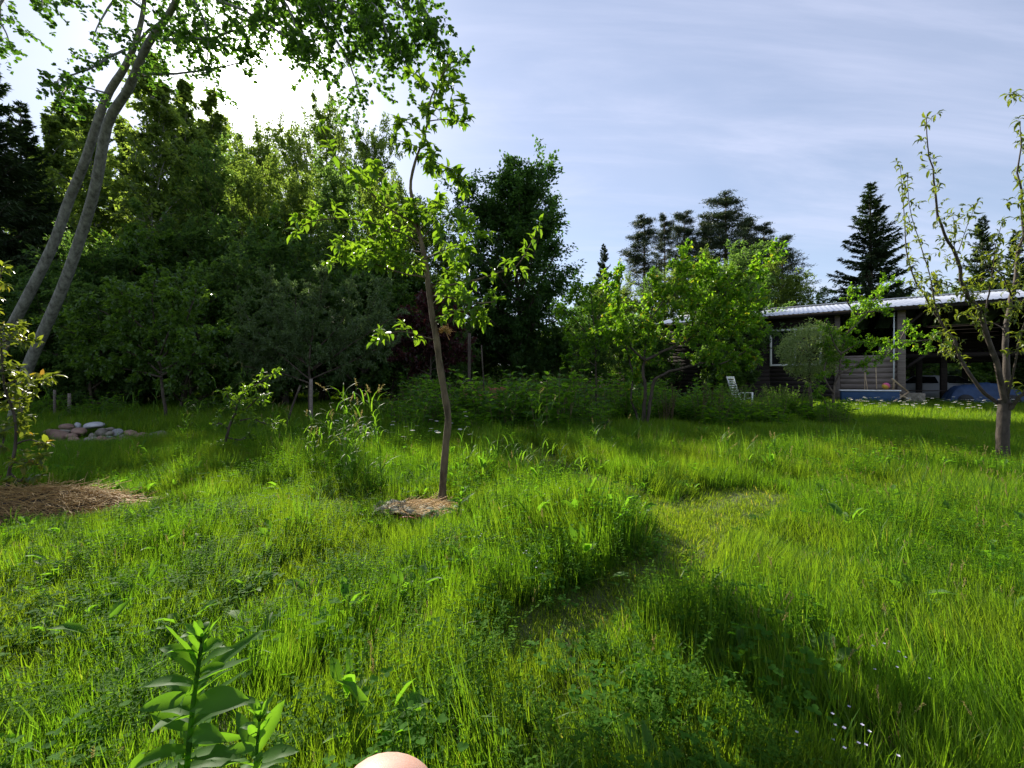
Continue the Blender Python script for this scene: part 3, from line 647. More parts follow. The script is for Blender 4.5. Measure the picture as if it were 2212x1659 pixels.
# ---- drawn trees
class Grower:
    def __init__(s, seed): s.rng = np.random.default_rng(seed); s.tb = MB(); s.P = []; s.D = []; s.N = []; s.L = []; s.out = None
    def leafnode(s, p, t, n, L, rad=1.0, down=.2):
        rng = s.rng
        for _ in range(n):
            r = rvec(rng, 1)[0]; d = t * .55 + r * rad + np.array([0, 0, -down]); s.P.append(p); s.D.append(d)
            s.N.append(rng.normal(0, .35, 3) + [0, 0, 1]); s.L.append(L * rng.uniform(.6, 1.2))
    def twig(s, p, d, L, r, q, lvl):
        rng = s.rng; k = 4; pts = [p]; dd = d / np.linalg.norm(d)
        for i in range(k):
            dd = dd + rng.normal(0, .12, 3) + np.array([0, 0, q.get('grav', 0) * (.5 + i / k)]); dd /= np.linalg.norm(dd); pts.append(pts[-1] + dd * L / k)
        pts = np.array(pts); s.tb.tube(pts, np.linspace(r, r * .4, k + 1), 4 if r > .003 else 3, False)
        m = max(1, int(L / q['lsp'])); 
        for i in range(m):
            u = ((i + .8) / m) ** .8 * k; a = min(int(u), k - 1); pp = pts[a] + (pts[a + 1] - pts[a]) * (u - a)
            s.leafnode(pp, pts[a + 1] - pts[a], q['nl'], q['leaf'], q.get('rad', 1), q.get('down', .2)) if rng.random() < q.get('keep', 1) else None
        s.leafnode(pts[-1], dd, q['nl'] + 1, q['leaf'] * .8, .6, 0)
        if lvl > 0:
            for _ in range(q.get('sub', 2)):
                u = rng.uniform(.2, .95) * k; a = min(int(u), k - 1); pp = pts[a] + (pts[a + 1] - pts[a]) * (u - a)
                s.twig(pp, dd * .6 + rvec(rng, 1)[0] * .8, L * rng.uniform(.4, .7), r * .6, q, lvl - 1)
    def limb(s, pts, r0, r1, q, s0=.25, s1=1.0, lvl=0, tip=True):
        rng = s.rng; P = np.asarray(pts, float); seg = np.linalg.norm(np.diff(P, axis=0), axis=1).sum(); n = max(6, len(P) * 3)
        S = smooth_pts(P, n); S[1:-1] += rng.normal(0, r0 * .25, (n - 2, 3)); s.tb.tube(S, np.linspace(r0, r1, n) , 8 if r0 > .02 else 6)
        if q is None: return S
        m = max(1, int(seg * (s1 - s0) / q['sp']))
        for i in range(m):
            u = (s0 + (s1 - s0) * (i + rng.random()) / m) * (n - 1); a = min(int(u), n - 2); p = S[a] + (S[a + 1] - S[a]) * (u - a)
            t = S[a + 1] - S[a]; t /= np.linalg.norm(t) + 1e-9
            d = t * q.get('fwd', .6) + rvec(rng, 1)[0] + np.array([0, 0, q.get('up', .3)])
            s.twig(p, d, q['tl'] * rng.uniform(.35, 1.15) * (1.15 - .5 * u / n), max(.0015, r1 * .5), q, lvl)
        if tip: s.leafnode(S[-1], S[-1] - S[-2], 4, q['leaf'], .7, 0)
        return S
    def finish(s, name, base, bark, lmat, lw, kind, label, cat, group=None, trunk='trunk'):
        root = empty(name, tuple(base)); b = np.array(base); s.tb.off(b)
        s.tb.build(trunk, M[bark], root, True)
        if s.P:
            L = np.array(s.L); lb = MB(); lb.leaves(np.array(s.P) - b, np.array(s.D), np.array(s.N), L, L * lw, kind, s.rng.random(len(L)), s.rng); lb.build('crown', M[lmat], root)
        return tag(root, label, cat, group)
def PX(d, lst, j=0, rng=None, d2=None):
    out = []
    for i, t in enumerate(lst):
        dd = d + (t[2] if len(t) > 2 else (0 if d2 is None else (d2 - d) * i / max(1, len(lst) - 1)))
        out.append(tuple(W(t[0], t[1], dd)))
    return out

def apple_tree():
    d = 4.17; g = Grower(101); q = dict(sp=.07, tl=.26, lsp=.034, nl=2, leaf=.10, up=.35, grav=.03, rad=.8)
    qt = dict(sp=.05, tl=.22, lsp=.026, nl=2, leaf=.10, rad=.8, up=.0, grav=-.02)
    base = W(955, 1090, d); base.z = tz(base.x, d)
    tr = [(955, 1092), (957, 1040), (963, 960), (968, 905), (960, 850), (950, 790), (943, 735), (935, 690), (928, 640), (920, 570), (906, 505), (897, 457), (887, 403), (898, 348), (911, 312), (924, 266), (930, 217), (948, 178), (969, 139)]
    P = PX(d, tr); S = smooth_pts(P, 60); S[:, 1] += np.sin(np.linspace(0, 6, 60)) * .01
    rad = np.interp(np.linspace(0, 1, 60), [0, .05, .3, .42, .6, .75, 1], [.046, .035, .031, .028, .018, .011, .005])
    rad = rad * (1 + .08 * np.sin(np.arange(60) * 1.7)); g.tb.tube(S, rad, 12)
    L = [([(908, 515), (891, 482), (858, 462), (819, 436), (800, 413), (775, 395)], -.35, .011, q),
         ([(819, 436), (782, 398), (750, 364), (721, 331), (690, 268)], -.55, .007, dict(q, sp=.10, tl=.10)),
         ([(909, 530), (871, 505), (806, 482), (741, 472), (675, 479), (642, 498)], -.25, .010, dict(q, tl=.13)),
         ([(918, 585), (878, 570), (819, 560), (767, 547), (741, 544)], .25, .010, q),
         ([(920, 600), (855, 586), (806, 570), (770, 575)], -.3, .009, q),
         ([(925, 605), (937, 620), (986, 613), (1035, 603), (1067, 593), (1100, 580), (1120, 570), (1146, 528), (1162, 492)], .25, .012, dict(q, sp=.09, tl=.13)),
         ([(912, 520), (940, 480), (970, 466), (1000, 470)], -.1, .008, q),
         ([(905, 500), (925, 470), (940, 440)], .2, .006, q),
         ([(930, 640), (960, 640), (990, 648), (1035, 655), (1070, 650)], -.2, .010, q),
         ([(940, 735), (900, 722), (865, 716), (830, 724), (805, 740)], -.15, .008, dict(q, sp=.06, tl=.12)),
         ([(935, 690), (960, 682), (995, 668), (1020, 690)], -.3, .008, q),
         ([(933, 660), (950, 640), (975, 600), (1000, 570)], .3, .008, q),
         ([(915, 545), (880, 540), (840, 530), (800, 520)], .3, .008, q),
         ([(915, 560), (950, 545), (985, 530), (1005, 540)], -.25, .008, q),
         ([(908, 510), (880, 490), (850, 500), (820, 500)], -.1, .008, q),
         ([(900, 340), (922, 340), (950, 355), (985, 370), (1002, 390)], -.15, .007, dict(qt, tl=.15)),
         ([(908, 320), (890, 312), (868, 305), (850, 302)], .1, .006, dict(qt, tl=.13)),
         ([(918, 290), (890, 268), (860, 262)], -.1, .006, dict(qt, tl=.13)),
         ([(924, 262), (955, 258), (990, 262), (1015, 262)], .1, .006, dict(qt, tl=.10)),
         ([(928, 230), (960, 238), (985, 230), (1003, 225)], -.1, .005, dict(qt, tl=.12)),
         ([(940, 200), (915, 180), (893, 158)], .05, .005, dict(qt, tl=.08)),
         ([(948, 178), (965, 178), (985, 172)], .0, .004, dict(qt, tl=.08))]
    for pts, dd, r0, qq in L:
        P = PX(d, pts, d2=d + dd); g.limb(P, r0 * .95, r0 * .35, dict(qq, sub=1), .2, lvl=1 if qq.get('tl') > .14 else 0)
    g.limb(PX(d, tr[12:]), .004, .003, dict(qt, sp=.05, tl=.14), .18)
    root = g.finish('apple_tree', base, 'bark_apple', 'apple', .46, 'oval', 'young apple tree with crooked bare lower trunk, nearest tree in the centre', 'tree')
    b = MB(); c = np.array(W(952, 715, d)) - np.array(base); rng = g.rng           # frayed twine end of the tie at the fork
    for _ in range(40): b.tube([c + rng.normal(0, .012, 3), c + [.04, -.05, .02] + rng.normal(0, .015, 3), c + [.10, -.05, -.01] + rng.normal(0, .02, 3)], .0015, 3, False, rng.random())
    b.build('twine', M['straw'], root)
apple_tree()

def peach_tree():
    d = 5.6; g = Grower(202); q = dict(sp=.07, tl=.17, lsp=.045, nl=2, leaf=.11, up=.3, rad=.9, down=.35)
    ql = dict(sp=.10, tl=.26, lsp=.05, nl=2, leaf=.12, up=.2, rad=.9, down=.3)
    base = W(2166, 1020, d); base.z = tz(base.x, d)
    S = smooth_pts(PX(d, [(2166, 1030), (2166, 980), (2166, 932), (2169, 879), (2170, 862)]), 16); g.tb.tube(S, np.linspace(.068, .058, 16) * (1 + .05 * np.sin(np.arange(16) * 2.1)), 12)
    limbs = [([(2168, 880), (2163, 837), (2147, 773), (2126, 699), (2108, 660), (2083, 630), (2065, 550), (2036, 497), (2020, 422), (2009, 348), (2001, 256)], -.5, .036, .004, q, .22),
             ([(2172, 875), (2172, 790), (2173, 715), (2185, 650), (2200, 560), (2208, 465), (2204, 350), (2203, 262)], .3, .04, .004, ql, .3),
             ([(2168, 885), (2158, 874), (2110, 831), (2078, 778), (2062, 736), (2036, 704), (2004, 651), (1977, 603), (1961, 550), (1953, 454), (1945, 362)], .5, .026, .003, q, .25),
             ([(2036, 704), (2020, 660), (2010, 600), (1988, 528), (1966, 454), (1960, 380)], .2, .010, .003, q, .1),
             ([(2172, 890), (2190, 872), (2211, 850), (2250, 800), (2300, 700)], -.4, .03, .008, ql, .4),
             ([(2172, 875), (2185, 820), (2200, 746), (2215, 690), (2230, 600)], -.6, .016, .005, ql, .4),
             ([(2126, 699), (2135, 640), (2142, 603), (2150, 540), (2165, 480)], -.3, .012, .003, ql, .3),
             ([(2083, 630), (2060, 622), (2010, 600)], -.2, .008, .003, q, .2),
             ([(2065, 560), (2085, 500), (2110, 438)], -.2, .006, .002, q, .2),
             ([(2060, 540), (2064, 500), (2058, 462)], .1, .005, .002, q, .3),
             ([(2062, 736), (2050, 760), (2030, 745)], .2, .005, .002, q, .2),
             ([(2173, 715), (2150, 700), (2110, 690), (2085, 680)], .4, .010, .003, ql, .2),
             ([(2185, 640), (2160, 590), (2125, 570), (2095, 560)], -.4, .010, .003, ql, .2),
             ([(2240, 560), (2215, 480), (2200, 440)], -.4, .010, .003, ql, .1),
             ([(2330, 260), (2255, 232), (2200, 206), (2178, 203)], -.5, .006, .002, dict(q, sp=.12, tl=.06), .5),
             ([(2300, 700), (2320, 500), (2330, 260)], -.5, .012, .005, ql, .1)]
    for pts, dd, r0, r1, qq, s0 in limbs:
        st = {0: 0}.get(0); P = PX(d, pts, d2=d + dd)
        g.limb(P, r0, r1, qq, s0)
    g.finish('peach_tree', base, 'bark_peach', 'peach', .24, 'curl', 'peach tree with narrow curled leaves and a low forked trunk at the right edge', 'tree')
peach_tree()

def plum_tree():
    d = 10.5; g = Grower(303); q = dict(sp=.085, tl=.68, lsp=.05, nl=3, leaf=.105, up=.3, sub=2, grav=.02)
    base = W(1390, 934, d); base.z = tz(base.x, d)
    limbs = [([(1390, 940), (1390, 900), (1393, 857), (1390, 812), (1392, 779), (1400, 720), (1410, 650), (1405, 585)], .2, .055, .012, q, .55),
             ([(1392, 779), (1365, 754), (1359, 736), (1340, 690), (1335, 640), (1345, 600)], -.7, .03, .008, q, .25),
             ([(1392, 779), (1422, 765), (1455, 749), (1489, 734), (1523, 700), (1560, 640), (1600, 590), (1655, 545)], -.5, .038, .008, q, .30),
             ([(1399, 940), (1401, 891), (1410, 835), (1422, 812), (1455, 801), (1500, 787), (1529, 782), (1550, 788), (1590, 770), (1625, 745), (1650, 695)], -.9, .045, .008, dict(q, tl=.4), .5),
             ([(1383, 935), (1378, 905), (1365, 864), (1365, 801), (1345, 720), (1335, 660)], .9, .035, .008, dict(q, tl=.4), .35),
             ([(1489, 734), (1500, 680), (1520, 620), (1540, 570)], .7, .018, .006, q, .1),
             ([(1529, 782), (1545, 740), (1590, 700), (1620, 640)], .3, .018, .006, q, .15),
             ([(1405, 690), (1440, 640), (1470, 590), (1480, 555)], .8, .016, .005, q, .1),
             ([(1359, 736), (1330, 720), (1310, 690)], .4, .012, .005, q, .1),
             ([(1523, 700), (1560, 700), (1600, 670), (1630, 610)], -.6, .016, .005, q, .1),
             ([(1550, 788), (1580, 800), (1610, 790), (1635, 772)], -.6, .010, .004, dict(q, tl=.25), .1)]
    for pts, dd, r0, r1, qq, s0 in limbs: g.limb(PX(d, pts, d2=d + dd), r0, r1, qq, s0, lvl=1)
    g.finish('plum_tree', base, 'bark', 'plum', .62, 'oval', 'spreading plum tree with three dark stems in the middle distance', 'tree', trunk='stems')
plum_tree()

def aspen():
    g = Grower(404); base = Vector((W(20, 926, 11.2).x, 11.2, 0)); base.z = tz(base.x, base.y)
    q = dict(sp=.125, tl=.75, lsp=.062, nl=2, leaf=.066, up=-.1, grav=-.12, sub=3, down=.6, rad=1.1)
    t2 = [(22, 935, 0), (34, 889, 0), (57, 803, -.1), (94, 717, -.3), (137, 617, -.6), (177, 503, -.9), (207, 400, -1.3), (233, 267, -1.7), (277, 193, -2.0), (317, 100, -2.4), (367, 27, -2.9), (400, -40, -3.4), (470, -160, -3.9), (520, -300, -4.2)]
    t1 = [(-45, 930, .3), (-20, 830, .3), (14, 731, .2), (57, 646, 0), (114, 531, -.2), (150, 430, -.4), (183, 350, -.7), (227, 217, -1.1), (267, 150, -1.4), (290, 100, -1.7), (310, 20, -2.0), (315, -80, -2.4), (330, -240, -2.8)]
    for tr, r0 in ((t2, .128), (t1, .122)):
        S = smooth_pts(PX(11.2, tr), 44); n = 44; g.tb.tube(S, r0 * np.interp(np.linspace(0, 1, n), [0, .06, .5, .75, 1], [1.25, 1.0, .74, .45, .12]) * (1 + .012 * np.sin(np.arange(n) * 1.9)), 14)
    D = 7.6
    limbs = [([(350, 88), (400, 84), (460, 82), (520, 60), (600, 30)], 8.6, 6.6, .035, q), ([(310, 160), (355, 160), (400, 157), (500, 140), (560, 118)], 9.0, 7.2, .028, dict(q, tl=.5, sp=.2)),
             ([(400, -40), (500, -50), (620, -60), (760, -40), (860, 10), (930, 90), (968, 135)], 7.8, 6.3, .06, q),
             ([(500, -50), (580, -20), (660, 20), (720, 80), (760, 150), (775, 200)], 7.4, 6.4, .035, q),
             ([(620, -60), (700, 0), (790, 40), (850, 80), (880, 160)], 7.2, 6.3, .03, q),
             ([(400, -40), (450, -10), (520, 20), (590, 60), (650, 110), (700, 150)], 7.8, 6.8, .035, q),
             ([(420, -60), (560, -30), (640, -20), (740, 10), (800, 60)], 7.6, 6.2, .035, q),
             ([(560, -40), (620, 10), (640, 60), (690, 100)], 7.2, 6.4, .025, q),
             ([(700, -50), (780, -10), (820, 30), (840, 90)], 6.8, 6.2, .025, q),
             ([(470, -160), (640, -150), (820, -80), (900, 0), (940, 60)], 7.3, 6.0, .05, q),
             ([(470, -160), (560, -100), (660, -40), (700, 40)], 7.3, 6.2, .05, q),
             ([(290, 100), (330, 60), (390, 40), (430, 60)], 9.5, 8.0, .03, q),
             ([(310, 20), (260, -10), (220, 40), (200, 90)], 9.2, 7.8, .03, dict(q, sp=.22)),
             ([(290, 100), (245, 120), (190, 150), (140, 165), (115, 180)], 9.5, 6.0, .026, dict(q, sp=.2, tl=.35)),
             ([(227, 200), (190, 190), (150, 185), (128, 215)], 10, 5.6, .02, dict(q, sp=.25, tl=.3)),
             ([(315, -60), (180, -80), (60, -60), (0, 20), (20, 90)], 8.8, 6.5, .05, dict(q, sp=.16)),
             ([(180, -80), (100, -40), (90, 20)], 7.6, 6.2, .02, dict(q, sp=.25)),
             ([(400, -40), (440, 40), (450, 100), (440, 160)], 7.8, 7.4, .025, dict(q, sp=.2))]
    for pts, a, b, r0, qq in limbs: g.limb(PX(a, pts, d2=b), r0, .006, qq, .12, lvl=1)
    g.finish('aspen_tree', base, 'bark_aspen', 'aspen', .95, 'round', 'tall leaning aspen with two smooth grey trunks, its leafy limbs overhanging the top left', 'tree', trunk='trunks')
aspen()

def small_tree(name, seed, d, base_px, limbs, q, bark, lmat, lw, kind, label, cat='tree', lvl=1, r=.03, dj=.6, group=None, s0=.35):
    g = Grower(seed); base = Vector((W(*base_px, d).x, d, 0)); base.z = tz(base.x, d)
    for i, l in enumerate(limbs):
        P = PX(d, l, d2=d + g.rng.uniform(-dj, dj)); 
        if i == 0: P[0] = (base.x, base.y, base.z - .1)
        g.limb(P, r if i == 0 else r * .6, r * .25, q, s0 if i == 0 else .12, lvl=lvl)
    return g.finish(name, base, bark, lmat, lw, kind, label, cat, group)
small_tree('pear_tree', 501, 12, (362, 905), [[(362, 905), (352, 850), (346, 790), (335, 720), (330, 650), (335, 605)], [(350, 810), (300, 770), (220, 740), (150, 715), (118, 690)], [(346, 780), (280, 730), (235, 680), (195, 665)], [(340, 740), (290, 690), (262, 630)], [(346, 780), (390, 720), (415, 660), (425, 618)], [(350, 800), (410, 770), (450, 740), (486, 715)], [(350, 810), (400, 790), (440, 785), (470, 790)], [(350, 815), (290, 800), (220, 790), (170, 780)], [(345, 770), (370, 700), (375, 640)], [(346, 790), (310, 740), (240, 720), (180, 740)]],
    dict(sp=.12, tl=.7, lsp=.06, nl=3, leaf=.14, up=.3, sub=2), 'bark', 'shrub', .6, 'oval', 'low glossy pear tree with wide crown behind the stone heap', r=.045)
small_tree('willow_bush', 502, 12.5, (672, 905), [[(672, 905), (670, 850), (668, 790), (675, 720), (690, 650), (700, 600)], [(670, 820), (610, 770), (560, 720), (525, 670)], [(670, 800), (620, 730), (590, 660), (585, 600)], [(670, 800), (740, 740), (790, 690), (820, 620)], [(670, 820), (740, 790), (800, 760), (850, 740)], [(672, 830), (620, 810), (560, 800), (525, 790)], [(675, 760), (640, 690), (640, 620)], [(680, 760), (740, 690), (760, 610)], [(675, 800), (720, 770), (780, 730), (840, 690)], [(670, 790), (600, 750), (550, 760), (520, 740)]],
    dict(sp=.10, tl=.8, lsp=.05, nl=4, leaf=.11, up=.4, sub=2), 'bark', 'greywillow', .36, 'diamond', 'grey green bush with narrow leaves left of the apple trunk', 'shrub', r=.045)
small_tree('copper_plum', 503, 15, (930, 880), [[(930, 880), (930, 800), (928, 740), (925, 680), (920, 650)], [(930, 800), (890, 740), (870, 690)], [(930, 790), (970, 730), (990, 680)], [(930, 810), (890, 790), (860, 760)], [(930, 800), (975, 780), (995, 750)]],
    dict(sp=.09, tl=.8, lsp=.05, nl=4, leaf=.13, up=.3, sub=2), 'bark', 'copper', .6, 'diamond', 'dark copper leaved plum bush behind the apple trunk', 'shrub', r=.04)
small_tree('maple_sapling', 504, 14, (1288, 890), [[(1288, 890), (1287, 800), (1285, 740), (1280, 670), (1275, 615)], [(1286, 770), (1250, 730), (1220, 715)], [(1286, 740), (1240, 690), (1212, 665)], [(1284, 700), (1310, 650), (1330, 640)], [(1286, 790), (1255, 770), (1230, 765)], [(1282, 680), (1250, 640), (1225, 640)], [(1286, 760), (1310, 740), (1335, 720)], [(1284, 700), (1265, 650), (1245, 615)]],
    dict(sp=.13, tl=.55, lsp=.07, nl=3, leaf=.12, up=.05, sub=2), 'bark', 'plum', .75, 'diamond', 'light green young maple with tiered branches between oak and plum tree', r=.03)
small_tree('cherry_tree', 505, 13, (1801, 912), [[(1801, 912), (1801, 845), (1813, 808), (1817, 764), (1830, 720), (1850, 680), (1866, 650)], [(1813, 808), (1850, 790), (1907, 772), (1940, 745), (1990, 735), (2025, 733)], [(1830, 720), (1870, 680), (1895, 640), (1930, 605)], [(1801, 850), (1780, 810), (1790, 760), (1800, 720)], [(1817, 764), (1860, 740), (1890, 745)], [(1850, 680), (1830, 650), (1840, 625)], [(1940, 745), (1955, 715), (1965, 700)], [(1850, 680), (1890, 672), (1915, 680)], [(1795, 905), (1778, 860), (1760, 830)], [(1817, 764), (1800, 740), (1785, 690)]],
    dict(sp=.12, tl=.45, lsp=.05, nl=3, leaf=.10, up=.15, sub=2), 'bark', 'plum', .5, 'diamond', 'spindly cherry tree with long side branch in front of the barn', r=.04)
small_tree('young_apple', 506, 6.1, (478, 1012), [[(478, 1012), (484, 970), (494, 927), (506, 895), (516, 868), (530, 842), (560, 828), (600, 800)], [(494, 927), (475, 915), (458, 918)], [(500, 915), (540, 905), (575, 915), (602, 912)], [(506, 895), (535, 880), (560, 858), (575, 862)], [(490, 945), (520, 950), (540, 935)], [(485, 965), (465, 960)], [(508, 885), (495, 865), (490, 850)]],
    dict(sp=.05, tl=.16, lsp=.035, nl=3, leaf=.085, up=.2), 'bark', 'apple', .45, 'oval', 'knee high young apple sapling left of the apple tree', 'sapling', lvl=0, r=.022, dj=.15)
small_tree('edge_sapling', 507, 3.9, (5, 1090), [[(5, 1090), (20, 1020), (35, 960), (30, 900), (10, 830), (0, 740), (-5, 640), (5, 575)], [(35, 960), (65, 950), (85, 958)], [(25, 1000), (60, 1000), (90, 1005)], [(30, 900), (45, 890), (40, 870)], [(10, 830), (50, 820), (95, 820)], [(15, 840), (50, 845), (80, 838)], [(20, 1020), (40, 1040), (50, 1030)], [(5, 740), (30, 730), (45, 735)], [(-20, 1000), (5, 960), (10, 930)]],
    dict(sp=.05, tl=.15, lsp=.035, nl=3, leaf=.08, up=.2), 'bark', 'peach', .48, 'oval', 'leafy fruit sapling with yellowish leaf tips cut by the left edge', 'sapling', lvl=0, r=.014, dj=.2)

# ------------------------------------------------------------------ round willow, perennials, stalks
def ball_willow():
    rng = np.random.default_rng(601); d = 14.2; c = W(1750, 758, d); r = .86; base = Vector((c.x, d, tz(c.x, d)))
    tb = MB(); tb.tube(smooth_pts([(0, 0, -.1), (.03, 0, .5), (0, .02, 1.0), (0, 0, c.z - base.z)], 10), np.linspace(.06, .03, 10), 8)
    for _ in range(60):
        v = rvec(rng, 1)[0]; tb.tube([(0, 0, c.z - base.z - .2), np.array([0, 0, c.z - base.z]) + v * r * .5, np.array([0, 0, c.z - base.z]) + v * r * .9], [.012, .007, .002], 3, False)
    n = 7500; v = rvec(rng, n); lump = 1 + .09 * np.sin(v[:, 0] * 7 + 1) * np.cos(v[:, 2] * 6) + .07 * np.sin(v[:, 1] * 9 + v[:, 2] * 8)
    p = v * (r * lump * rng.uniform(.62, 1.04, n))[:, None] * [1, 1, 1.06] + [0, 0, c.z - base.z]
    lb = MB(); lb.leaves(p, v * .6 + rng.normal(0, .6, (n, 3)) + [0, 0, -.25], rng.normal(0, .6, (n, 3)) + v, rng.uniform(.07, .13, n), rng.uniform(.018, .03, n), 'diamond', np.clip(rng.normal(.5, .25, n), 0, 1), rng)
    root = empty('clipped_willow', base); tb.build('trunk', M['bark'], root, True); lb.build('crown', M['willow'], root)
    tag(root, 'round pale variegated willow ball on a stem in front of the barn', 'shrub')
ball_willow()

def herb_clump(name, seed, H, Rr, ns, leaf, lw, lmat, kind='oval', stem='twig', per=9, nod=0.0):
    rng = np.random.default_rng(seed); tb = MB(); P = []; D = []; N = []; Ls = []
    for i in range(ns):
        a = rng.uniform(0, 6.28); r = Rr * .5 * math.sqrt(rng.random()); h = H * rng.uniform(.55, 1.05); lean = rng.uniform(0, .45)
        p0 = np.array([r * math.cos(a), r * math.sin(a), -.02]); p2 = p0 + [math.cos(a) * lean * h, math.sin(a) * lean * h, h]; p1 = (p0 + p2) / 2 + rng.normal(0, .03 * h, 3) + [0, 0, .05 * h]
        S = smooth_pts([p0, p1, p2], 7); tb.tube(S, np.linspace(.006, .002, 7) * (H / .7) ** .5, 4, False)
        for k in range(per):
            u = .15 + .85 * (k + rng.random()) / per; q = S[min(int(u * 6), 5)] + (S[min(int(u * 6) + 1, 6)] - S[min(int(u * 6), 5)]) * ((u * 6) % 1)
            for _ in range(2):
                an = rng.uniform(0, 6.28); P.append(q); D.append([math.cos(an), math.sin(an), .25 + .4 * u - nod]); N.append(rng.normal(0, .3, 3) + [0, 0, 1]); Ls.append(leaf * rng.uniform(.6, 1.2) * (1.15 - .5 * u))
    Ls = np.array(Ls); lb = MB(); lb.leaves(np.array(P), np.array(D), np.array(N), Ls, Ls * lw, kind, rng.random(len(Ls)), rng)
    root = empty(name, (0, 0, 0)); tb.build('stems', M[stem], root); lb.build('leaves', M[lmat], root); return root
def put(proto, px, d, s, rz, label, cat, group=None, sx=1.0, py=None):
    x = (px - CX) / F * d
    if proto.name not in _used: _used[proto.name] = 1; o = proto; o.location = (x, d, tz(x, d)); o.rotation_euler = (0, 0, rz); o.scale = (s * sx, s * sx, s)
    else: o = copy_thing(proto, (x, d, tz(x, d)), rz, (s * sx, s * sx, s))
    for k in ('label', 'category', 'group'):
        if k in o: del o[k]
    return tag(o, label, cat, group)
H_a = [herb_clump('perennial_plant', 611 + i, .8, .6, 26, .125, .55, 'weed', per=9) for i in range(2)]
H_b = [herb_clump('broadleaf_perennial', 621 + i, .6, .8, 26, .17, .6, 'herb', per=6, nod=.2) for i in range(2)]
H_c = herb_clump('feathery_plant', 631, .9, .8, 60, .07, .25, 'weed', 'diamond', per=16)
H_d = herb_clump('dead_dock_stalk', 641, 1.0, .12, 5, .035, .6, 'dead', 'diamond', 'twig', per=34)
r2 = random.Random(9)
for i in range(54):
    px = 890 + (i * 37.7) % 690; d = 9.4 + (i * 1.618 % 1) * 5.2
    if px > 1290: d += 2.2
    put(H_a[i % 2], px, d, r2.choice([.6, .8, 1.0, 1.3, 1.75]) * r2.uniform(.9, 1.1), r2.uniform(0, 6), 'leafy green perennial in the overgrown bed between apple and plum tree', 'plant', 'perennials in the middle bed')
for i in range(22):
    px = 1000 + (i * 61.3) % 600; d = 9.2 + (i * .618 % 1) * 3.5
    if px > 1290: d += 2.2
    put(H_b[i % 2], px, d, r2.uniform(.8, 1.3), r2.uniform(0, 6), 'low broad leaved perennial at the front of the overgrown bed', 'plant', 'broad leaved perennials in the bed')
for i in range(20):
    px = 1560 + (i * 47.9) % 260; d = 10.6 + (i * .618 % 1) * 5.5
    put((H_b + [H_c])[i % 3], px, d, r2.uniform(.7, 1.3), r2.uniform(0, 6), 'green leafy plant in the patch between plum tree and round willow', 'plant', 'plants under the round willow')
for i, (px, d, s) in enumerate([(1165, 15.5, 1.5), (1205, 15, 1.7), (1240, 15.5, 1.5), (985, 16, 1.3), (1030, 16, 1.5), (1090, 16, 1.6), (905, 15.5, 1.4)]):
    put(H_c, px, d, s, r2.uniform(0, 6), 'feathery yellow green bush at the back of the bed below the oak', 'plant', 'feathery bushes behind the bed')
for i, (px, d, s) in enumerate([(1432, 11.2, 1.2), (1446, 11.4, 1.3), (1438, 11.8, 1.0), (1512, 11.4, 1.25), (1520, 11.8, 1.3), (1555, 12, 1.2), (1560, 11.6, 1.0)]):
    put(H_d, px, d, s, r2.uniform(0, 6), 'brown dead dock stalk standing among the plants right of the plum stems', 'stalk', 'dead dock stalks by the plum tree')
for i, (px, d, s) in enumerate([(60, 13, .9), (170, 12.2, .8), (215, 13, 1.1), (255, 12.6, .9), (430, 13.5, .9), (500, 13, .9), (830, 12.5, 1.0), (860, 12, .9), (560, 14, .9), (110, 14, 1.1)]):
    put(H_a[i % 2], px, d, s, r2.uniform(0, 6), 'green weed clump at the shaded foot of the left wood', 'plant', 'weeds along the foot of the wood')

def rose_bush():
    rng = np.random.default_rng(651); d = 14.5; root = herb_clump('rose_bush', 652, 1.35, 1.2, 40, .07, .6, 'shrub', 'diamond', per=14)
    x = (1310 - CX) / F * d; root.location = (x, d, tz(x, d)); b = MB()
    for _ in range(38):
        p = np.array([rng.normal(0, .42), rng.normal(-.2, .3), rng.uniform(.95, 1.45)]); an = np.arange(5) * 1.257 + rng.uniform(0, 6); dd = np.stack([np.cos(an), np.sin(an), np.full(5, .5)], 1)
        b.leaves(np.repeat(p[None], 5, 0), dd, np.array([[0, 0, 1.]] * 5), .045, .045, 'round', rng.random(), rng)
    b.build('blossoms', M['pink'], root); tag(root, 'rose bush with pale pink blossoms left of the plum stems', 'shrub')
rose_bush()

